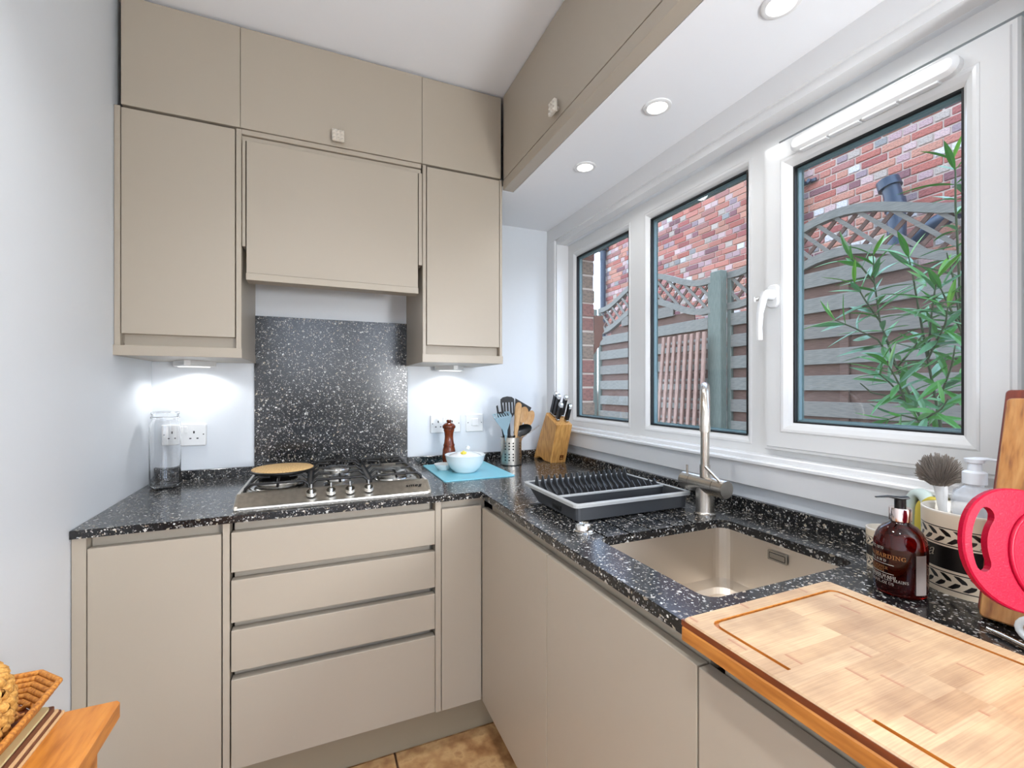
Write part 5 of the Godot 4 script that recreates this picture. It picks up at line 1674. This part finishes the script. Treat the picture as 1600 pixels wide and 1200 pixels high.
# ---------------------------------------------------------------- outside the window
func garden() -> void:
	var b := B.new()
	b.box(V(1.95, -0.3, -9), V(9.0, -0.05, 16), 0.0)
	b.box(V(-6, -0.3, ZB + 0.2), V(1.95, -0.05, 16), 0.0)
	struct("paving", b, M.paving)
	house()
	fence()
	trellis()
	shrub()
	oddments()

func house() -> void:
	var h := thing("brick_house", "neighbouring house wall of mixed red, pink and cream bricks beyond the fence", "building", V(5.4, 0, -1.5))
	var b := B.new()
	b.box(V(5.412, -0.05, -4.70), V(5.8, 4.0, 3.6), 0.0)
	part(h, "mortar_wall", b, M.mortar)
	# alternate courses of long and short bricks
	var r := RandomNumberGenerator.new()
	r.seed = 404
	var longs := [0, 0, 1, 1, 2, 2, 3, 3, 4, 10]
	var shorts := [5, 5, 5, 6, 6, 7, 7, 7, 8, 9, 9, 1, 3, 3, 4, 10, 11]
	var eye := V(0.6, 1.27, 2.165)
	var all := []
	for row in 53:
		var y := 0.0 + 0.075 * row
		if y < 0.9: continue
		var z := -4.70
		var stretch := row % 2 == 0
		if not stretch: z += 0.05
		while z < 3.5:
			var w: float = (0.215 if r.randf() < 0.86 else 0.1025) if stretch else (0.1025 if r.randf() < 0.80 else 0.215)
			var tone: int = longs[r.randi() % longs.size()] if w > 0.15 else shorts[r.randi() % shorts.size()]
			var zc := z + w / 2.0
			all.append([V(5.41, y + 0.0325, zc), w, tone, r.randf_range(-0.003, 0.004), r.randf_range(0.0, 1.0)])
			z += w + 0.010
	# which of them the photo shows, largest first
	var seen := []
	var rest := []
	for q in all:
		var p: Vector3 = q[0]
		var d := p - eye
		var t := (1.82 - 0.6) / d.x
		var hit := eye + d * t
		var vis: bool = (hit.y > 1.1 and hit.y < 1.96 and ((hit.z > 0.15 and hit.z < 0.61) or (hit.z > 0.71 and hit.z < 1.21) or (hit.z > 1.30 and hit.z < 1.71))) and p.y > 2.0
		q.append(d.length())
		if vis: seen.append(q)
		else: rest.append(q)
	seen.sort_custom(func(a, c): return a[5] < c[5])
	var meshes := {}
	for w in [0.215, 0.1025]:
		for v in 3:
			var m := B.new()
			var k := 0.0012 * v
			m.box(V(-0.007, -0.0325 + k, -w / 2.0 + k), V(0.05, 0.0325 - k * 0.5, w / 2.0 - k), 0.004 + 0.001 * v)
			meshes["%s_%d" % [w, v]] = m.mesh()
	for i in seen.size():
		var q = seen[i]
		var t := Transform3D(Basis(V(0, 0, 1), (q[4] - 0.5) * 0.012), q[0] + V(-q[3], 0, 0) - h.position)
		t.basis = Basis(V(1, 0, 0), (q[4] - 0.5) * 0.014)
		if i < 300: piece(h, "brick", meshes["%s_%d" % [q[1], i % 3]], M["brick_tone_%d" % q[2]], t)
		else: rest.append(q)
	b = B.new()
	for q in rest:
		var c: Color = (M["brick_tone_%d" % q[2]].albedo_color * (0.84 + 0.14 * q[4]))
		b.col = Color(c.r, c.g, c.b).srgb_to_linear()
		var w: float = q[1]
		var o: Vector3 = q[0] + V(-q[3], 0, 0)
		b.box(o + V(-0.007, -0.0325, -w / 2.0), o + V(0.02, 0.0325, w / 2.0), 0.004)
	part(h, "brickwork", b, M.brick_far).set_meta("kind", "stuff")
	# rainwater pipes
	var p := thing("drainpipe", "blue-grey rainwater pipe at the far corner of the brick house", "drainpipe", V(5.34, 0, -4.68))
	b = B.new()
	b.tube([V(5.335, 0, -4.68), V(5.335, 3.75, -4.68)], 0.052, 16)
	b.tube([V(5.335, 3.60, -4.68), V(5.335, 3.76, -4.68)], 0.058, 16)
	part(p, "pipe", b, M.drainpipe)
	b = B.new()
	b.box(V(5.26, 3.76, -4.78), V(5.395, 3.86, -4.58), 0.01)
	part(p, "hopper", b, M.drainpipe)
	p = thing("drainpipe", "dark straight rainwater pipe with a bracket up the brick house, left of the shrub", "drainpipe", V(5.34, 0, -1.04))
	b = B.new()
	b.tube([V(5.335, 0, -1.045), V(5.335, 4.0, -1.045)], 0.040, 18)
	part(p, "pipe", b, M.drainpipe)
	for y in [1.7, 3.46]:
		b = B.new()
		b.tube([V(5.335, y - 0.03, -1.045), V(5.335, y + 0.03, -1.045)], 0.047, 18)
		b.box(V(5.37, y - 0.018, -1.045), V(5.396, y + 0.018, -0.90), 0.004)
		b.tube([V(5.34, y, -0.955), V(5.396, y, -0.955)], 0.02, 10)
		part(p, "bracket", b, M.drainpipe)
	p = thing("soil_pipe", "thick blue-grey soil pipe junction showing through the fence's lattice", "pipe", V(5.3, 2.5, -0.15))
	b = B.new()
	b.tube([V(5.25, 3.07, -0.175), V(5.25, 2.98, -0.15), V(5.25, 2.75, -0.12), V(5.24, 2.2, -0.12), V(5.24, 0.0, -0.12)], 0.068, 20)
	part(p, "pipe", b, M.drainpipe)
	b = B.new()
	b.tube([V(5.25, 3.04, -0.168), V(5.25, 3.115, -0.190)], [0.088, 0.085], 20)
	b.tube([V(5.25, 2.92, -0.14), V(5.25, 2.83, -0.125)], 0.080, 20)
	part(p, "collar", b, M.drainpipe)
	b = B.new()
	b.tube([V(5.24, 2.45, -0.12), V(5.24, 2.60, 0.10), V(5.24, 2.72, 0.45)], 0.06, 18)
	b.tube([V(5.24, 2.30, -0.14), V(5.24, 2.46, -0.42)], 0.055, 18)
	part(p, "branch", b, M.drainpipe)

func wave(u: float) -> float:
	# height of a panel's arched top, u from -1 to 1 across it
	return 2.285 + 0.225 * pow(0.5 + 0.5 * cos(PI * clampf(u * 1.12, -1.0, 1.0)), 0.9)

func fence() -> void:
	var FX := 3.91
	var panels := [[-2.695, -0.885, "hit-and-miss fence panel with an arched lattice top behind the trellis"], [-0.715, 1.095, "hit-and-miss fence panel with an arched lattice top behind the green shrub"], [-4.65, -2.835, "hit-and-miss fence panel farthest along, mostly hidden by the brick reveal"], [1.265, 3.08, "hit-and-miss fence panel nearest the camera, hidden by the window frame"]]
	for pi in 3:
		var z0: float = panels[pi][0]; var z1: float = panels[pi][1]
		var zc := (z0 + z1) / 2.0; var hw := (z1 - z0) / 2.0
		var f := thing("lattice_fence", panels[pi][2], "fence panel", V(FX, 0, zc), "arched fence panels")
		var b := B.new()
		for z in [z0 + 0.021, z1 - 0.021]:
			b = B.new()
			b.box(V(FX - 0.022, 0.02, z - 0.021), V(FX + 0.022, wave(1.0) - 0.02, z + 0.021), 0.004)
			part(f, "stile", b, M.fence_post)
		# curved rails
		for rail in [[0.0, -0.058], [-0.272, -0.332]]:
			b = B.new()
			var n := 30
			for i in n:
				var ua := -1.0 + 2.0 * i / n; var ub := -1.0 + 2.0 * (i + 1) / n
				var za := zc + hw * ua; var zb := zc + hw * ub
				var ta: float = wave(ua) + rail[0]; var tb: float = wave(ub) + rail[0]
				var ba: float = wave(ua) + rail[1]; var bb: float = wave(ub) + rail[1]
				var x0 := FX - 0.026; var x1 := FX + 0.026
				b.quad_dir(V(x0, ba, za), V(x0, bb, zb), V(x0, tb, zb), V(x0, ta, za), V(-1, 0, 0))
				b.quad_dir(V(x1, ba, za), V(x1, bb, zb), V(x1, tb, zb), V(x1, ta, za), V(1, 0, 0))
				b.quad_dir(V(x0, ta, za), V(x0, tb, zb), V(x1, tb, zb), V(x1, ta, za), V(0, 1, 0))
				b.quad_dir(V(x0, ba, za), V(x0, bb, zb), V(x1, bb, zb), V(x1, ba, za), V(0, -1, 0))
			part(f, "curved_rail", b, M.fence_front)
		# lattice: two crossed layers clipped between the rails
		for layer in 2:
			var sg := -1.0 if layer == 0 else 1.0
			var xo := FX - 0.008 if layer == 0 else FX + 0.008
			for k in range(-3, 18):
				# strip along y = yb + sg * (z - zs)
				var zs := z0 + 0.135 * k + (0.04 if layer == 0 else 0.0)
				var first := Vector2.INF; var last := Vector2.INF
				for i in 61:
					var z := zs + 0.62 * i / 60.0 - 0.05
					var u := (z - zc) / hw
					if absf(u) > 0.985: continue
					var y := (1.96 if sg > 0 else 2.50) + sg * (z - zs)
					if y < wave(u) - 0.040 and y > wave(u) - 0.290:
						if first == Vector2.INF: first = Vector2(z, y)
						last = Vector2(z, y)
				if first == Vector2.INF or first.distance_to(last) < 0.05: continue
				b = B.new()
				var d := (last - first).normalized(); var nn := Vector2(-d.y, d.x) * 0.0125
				b.plate(PackedVector2Array([first + nn, first - nn, last - nn, last + nn]), [], xo - 0.006, xo + 0.006, SIDEWISE)
				part(f, "lattice_strip", b, M.fence_front_b if layer == 0 else M.fence_back)
		# boards: a front row with gaps, a back row behind the gaps
		for k in 12:
			for row in 2:
				var top := 2.106 - 0.187 * k - (0.0935 if row == 1 else 0.0)
				if row == 1 and k == 0: top = 2.106 - 0.0935
				var bot := top - 0.107
				if bot < 0.0: continue
				var za := z0 + 0.04; var zb := z1 - 0.04
				# shorten where the curved rail dips below the board
				while za < zb and wave((za - zc) / hw) - 0.31 < top - 0.02: za += 0.01
				while zb > za and wave((zb - zc) / hw) - 0.31 < top - 0.02: zb -= 0.01
				if zb - za < 0.1: continue
				var x := FX - 0.016 if row == 0 else FX + 0.016
				b = B.new()
				b.box(V(x - 0.007, bot, za), V(x + 0.007, top, zb), 0.002)
				part(f, "front_board" if row == 0 else "back_board", b, (M.fence_front if (k + pi) % 3 else M.fence_front_b) if row == 0 else M.fence_back)
		if true:
			# top back board filling up to the lower rail
			b = B.new()
			var za := z0 + 0.5; var zb := z1 - 0.5
			b.box(V(FX + 0.009, 2.02, za), V(FX + 0.023, 2.17, zb), 0.002)
			part(f, "back_board", b, M.fence_back)
		b = B.new()
		b.box(V(FX - 0.009, 0.02, zc + 0.02), V(FX + 0.009, 2.15, zc + 0.075), 0.002)
		part(f, "batten", b, M.fence_back)
	for q in [[-0.765, 2.30, "square weathered green fence post between the trellis panel and the shrub panel"], [-2.765, 2.28, "square weathered fence post at the far end of the trellis panel"], [1.18, 2.28, "square weathered fence post at the near end of the shrub panel"]]:
		var p := thing("fence_post", q[2], "post", V(FX - 0.02, -0.05, q[0]), "square fence posts")
		var b := B.new()
		b.box(V(FX - 0.105, -0.05, q[0] - 0.06), V(FX - 0.027, q[1], q[0] + 0.06), 0.006)
		part(p, "post_shaft", b, M.fence_post)

func trellis() -> void:
	var t := thing("trellis", "brown slatted wooden trellis leaning against the fence", "trellis", V(3.7, 0, -1.1))
	var k := 0
	for i in 8:
		var b := B.new()
		var z := -1.327 + 0.0705 * i
		var zb := -1.392 + 0.0799 * i
		var lean := 0.10
		# slat from foot to top, leaning back towards the fence
		b.xf = Transform3D(Basis(V(1, 0, 0), V(0.07, 1.45, z - zb).normalized(), V(0, 0, 1)), V(3.68, 0.30, zb - (z - zb) * 0.3))
		b.box(V(-0.010, 0.0, -0.0175), V(0.010, 1.475 - 0.003 * (i % 3), 0.0175), 0.002)
		part(t, "slat", b, M.trellis_wood)
	for i in 15:
		var b := B.new()
		var y := 0.42 + 0.09 * i
		var x := 3.68 + 0.07 * (y - 0.30) / 1.45 + 0.020
		b.box(V(x - 0.009, y - 0.013, -1.40 + 0.045 * (y - 0.4)), V(x + 0.009, y + 0.013, -0.82), 0.002)
		part(t, "cross_slat", b, M.fence_back)

func leaf_mesh(L: float, W: float, bend: float) -> ArrayMesh:
	var b := B.new()
	var n := 8
	var pt := func(i: int, s: float) -> Vector3:
		var t := float(i) / n
		var w := W * pow(sin(PI * pow(t, 0.85)), 0.9)
		return V(s * w, -bend * t * t * L + 0.22 * absf(s) * w, t * L)
	for i in n:
		for s in [-1.0, 1.0]:
			var a: Vector3 = pt.call(i, 0.0); var c: Vector3 = pt.call(i + 1, 0.0); var d: Vector3 = pt.call(i + 1, s); var e: Vector3 = pt.call(i, s)
			b.quad_dir(a, c, d, e, V(0, 1, 0))
			var k := V(0, -0.0012, 0)
			b.quad_dir(a + k, c + k, d, e, V(0, -1, 0))
	b.tube([V(0, 0.0002, 0.0), V(0, 0.0002 - bend * 0.25 * L, 0.5 * L), V(0, -bend * L, L)], [0.0016, 0.0012, 0.0004], 5, false)
	return b.mesh()

func shrub() -> void:
	var s := thing("oleander_shrub", "tall green shrub with long narrow leaves in front of the fence", "shrub", V(3.0, -0.05, 0.75))
	var r := RandomNumberGenerator.new()
	r.seed = 2024
	var lm := [leaf_mesh(0.175, 0.0130, 0.10), leaf_mesh(0.155, 0.0120, 0.22), leaf_mesh(0.14, 0.0140, 0.02), leaf_mesh(0.20, 0.0125, 0.30)]
	var mats := [M.leaf, M.leaf, M.leaf_pale, M.leaf_young]
	# branches as points (x, y, z) upwards
	var br := [
		[V(3.02, -0.05, 1.11), V(3.01, 0.60, 1.09), V(3.00, 1.12, 1.08), V(2.95, 1.36, 1.01), V(2.90, 1.57, 0.97), V(2.88, 1.74, 0.96), V(2.87, 1.87, 0.96)],
		[V(2.95, 1.36, 1.01), V(2.85, 1.48, 0.99), V(2.80, 1.54, 0.92), V(2.77, 1.58, 0.86)],
		[V(2.90, 1.57, 0.97), V(2.83, 1.66, 0.95), V(2.80, 1.75, 0.92)],
		[V(2.88, 1.74, 0.96), V(2.83, 1.82, 0.93), V(2.80, 1.85, 0.91)],
		[V(3.02, -0.05, 1.17), V(3.01, 0.60, 1.15), V(3.00, 1.12, 1.14), V(2.95, 1.39, 1.12), V(2.90, 1.61, 1.11), V(2.86, 1.74, 1.11), V(2.85, 1.82, 1.10)],
		[V(2.95, 1.39, 1.12), V(2.86, 1.54, 1.17), V(2.82, 1.65, 1.20), V(2.80, 1.71, 1.22)],
		[V(2.95, 1.39, 1.12), V(2.85, 1.52, 1.22), V(2.82, 1.58, 1.24)],
		[V(3.02, -0.05, 1.25), V(3.01, 0.60, 1.23), V(3.00, 1.13, 1.22), V(2.95, 1.49, 1.23), V(2.92, 1.79, 1.23), V(2.90, 1.99, 1.23), V(2.90, 2.12, 1.23), V(2.90, 2.18, 1.22)],
		[V(2.95, 1.49, 1.23), V(2.86, 1.61, 1.22), V(2.83, 1.67, 1.21)],
		[V(2.97, -0.05, 1.15), V(2.96, 0.60, 1.13), V(2.95, 1.07, 1.12), V(2.85, 1.22, 1.09), V(2.78, 1.29, 1.07), V(2.74, 1.33, 1.05)],
		[V(2.85, 1.22, 1.09), V(2.76, 1.31, 1.10), V(2.73, 1.36, 1.09)],
		[V(2.97, -0.05, 1.21), V(2.96, 0.60, 1.19), V(2.95, 1.05, 1.18), V(2.82, 1.14, 1.16), V(2.76, 1.16, 1.12), V(2.72, 1.14, 1.09)],
		[V(2.82, 1.14, 1.16), V(2.75, 1.19, 1.25), V(2.73, 1.23, 1.28)],
		[V(2.95, 1.23, 1.16), V(2.85, 1.36, 1.24), V(2.80, 1.43, 1.27)],
		[V(2.95, 1.36, 1.01), V(2.86, 1.43, 1.11), V(2.82, 1.48, 1.16)],
		[V(2.95, 1.49, 1.23), V(2.88, 1.71, 1.23), V(2.86, 1.80, 1.22)],
		[V(2.85, 1.22, 1.09), V(2.78, 1.25, 1.00), V(2.74, 1.29, 0.98)],
	]
	var count := 0
	for q in br:
		var b := B.new()
		var rad := []
		for i in q.size(): rad.append(lerpf(0.0075 if q[0].y < 0 else 0.0045, 0.0022, float(i) / (q.size() - 1)))
		b.tube(q, rad, 7)
		part(s, "branch", b, M.stem)
		# walk along the upper part and set whorls of three leaves
		var length := 0.0
		for i in q.size() - 1: length += q[i].distance_to(q[i + 1])
		var start := maxf(0.0, length - (0.95 if q[0].y < 0 else 0.42))
		if q[0].y >= 0: start = length * 0.18
		var d := start
		var turn := r.randf() * TAU
		while d <= length + 0.001:
			var left := d
			var p: Vector3 = q[q.size() - 1]; var dir: Vector3 = (q[q.size() - 1] - q[q.size() - 2]).normalized()
			for i in q.size() - 1:
				var sl: float = q[i].distance_to(q[i + 1])
				if left <= sl:
					p = q[i].lerp(q[i + 1], left / sl); dir = (q[i + 1] - q[i]).normalized()
					break
				left -= sl
			var near_tip := clampf((d - (length - 0.12)) / 0.12, 0.0, 1.0)
			if p.y > 0.75:
				for k in 3:
					if count >= 298: break
					if r.randf() < 0.10: continue
					var a := turn + TAU * k / 3.0 + r.randf_range(-0.3, 0.3)
					var side := dir.cross(V(0.3, 0.1, 1.0)).normalized().rotated(dir, a)
					var rise := lerpf(r.randf_range(0.1, 0.75), r.randf_range(0.8, 1.8), near_tip)
					var out := (side + dir * rise).normalized()
					if near_tip < 0.3: out = (out + V(0, -0.25 * r.randf(), 0)).normalized()
					var up := dir - out * dir.dot(out)
					up = up.normalized() if up.length() > 0.05 else V(-1, 0, 0)
					var bs := Basis(up.cross(out), up, out).orthonormalized()
					var sc := r.randf_range(0.75, 1.08) * lerpf(1.0, 0.85, near_tip)
					var m: Material = mats[r.randi() % 3] if near_tip < 0.8 else (M.leaf_young if r.randf() < 0.35 else M.leaf)
					piece(s, "leaf", lm[r.randi() % 4], m, Transform3D(bs.scaled_local(Vector3.ONE * sc), p - s.position))
					count += 1
			turn += 1.1
			d += lerpf(0.060, 0.030, near_tip)

func oddments() -> void:
	# jagged rusted ornament by the brick reveal
	var b := B.new()
	var out := PackedVector2Array([Vector2(0.0, 1.66), Vector2(0.010, 1.655), Vector2(0.016, 1.662), Vector2(0.040, 1.658), Vector2(0.060, 1.664), Vector2(0.056, 1.635), Vector2(0.068, 1.622), Vector2(0.058, 1.600), Vector2(0.066, 1.578), Vector2(0.050, 1.560), Vector2(0.056, 1.536), Vector2(0.038, 1.515), Vector2(0.036, 1.495), Vector2(0.020, 1.478), Vector2(0.0, 1.450)])
	b.plate(out, [], 0.0, 0.004, TOWARDS.translated(V(1.955, 0, 0.120)), 0.001)
	solo("rusty_ornament", "jagged rust-brown metal ornament fixed to the outer brick edge beyond the left pane", "ornament", b, M.rust)
	for q in [["thin dark flat slab lying outside below the narrow left pane", 0.16, 0.10], ["thin dark flat slab lying outside below the middle pane", 0.70, 0.19]]:  # dark flat shapes at the lower corners of two panes
		b = B.new()
		var z: float = q[1]; var w: float = q[2]
		b.plate(PackedVector2Array([Vector2(1.885, z), Vector2(2.01, z + 0.005), Vector2(1.985, z + w), Vector2(1.90, z + w * 0.75)]), [], 1.105, 1.112, FLOORWISE, 0.001)
		b.box(V(1.89, 1.0725, z + 0.01), V(1.94, 1.1052, z + 0.05), 0.002)
		solo("dark_slab", q[0], "slab", b, M.slate)
	var t := thing("bucket", "blue plastic bucket on the ground at the foot of the fence", "bucket", V(3.35, 0.75, -0.25))
	b = B.new()
	b.box(V(3.15, -0.05, -0.5), V(3.6, 0.72, 0.0), 0.01)
	solo("planter_box", "grey timber planter box below the window sill carrying the blue bucket", "planter", b, M.fence_front_b)
	b = B.new()
	b.lathe([Vector2(0.0, 0.722), Vector2(0.075, 0.722), Vector2(0.10, 0.93), Vector2(0.104, 0.935), Vector2(0.097, 0.935), Vector2(0.073, 0.73), Vector2(0.0, 0.73)], 28, V(3.35, 0, -0.25))
	part(t, "bucket_wall", b, M.blue_bucket)
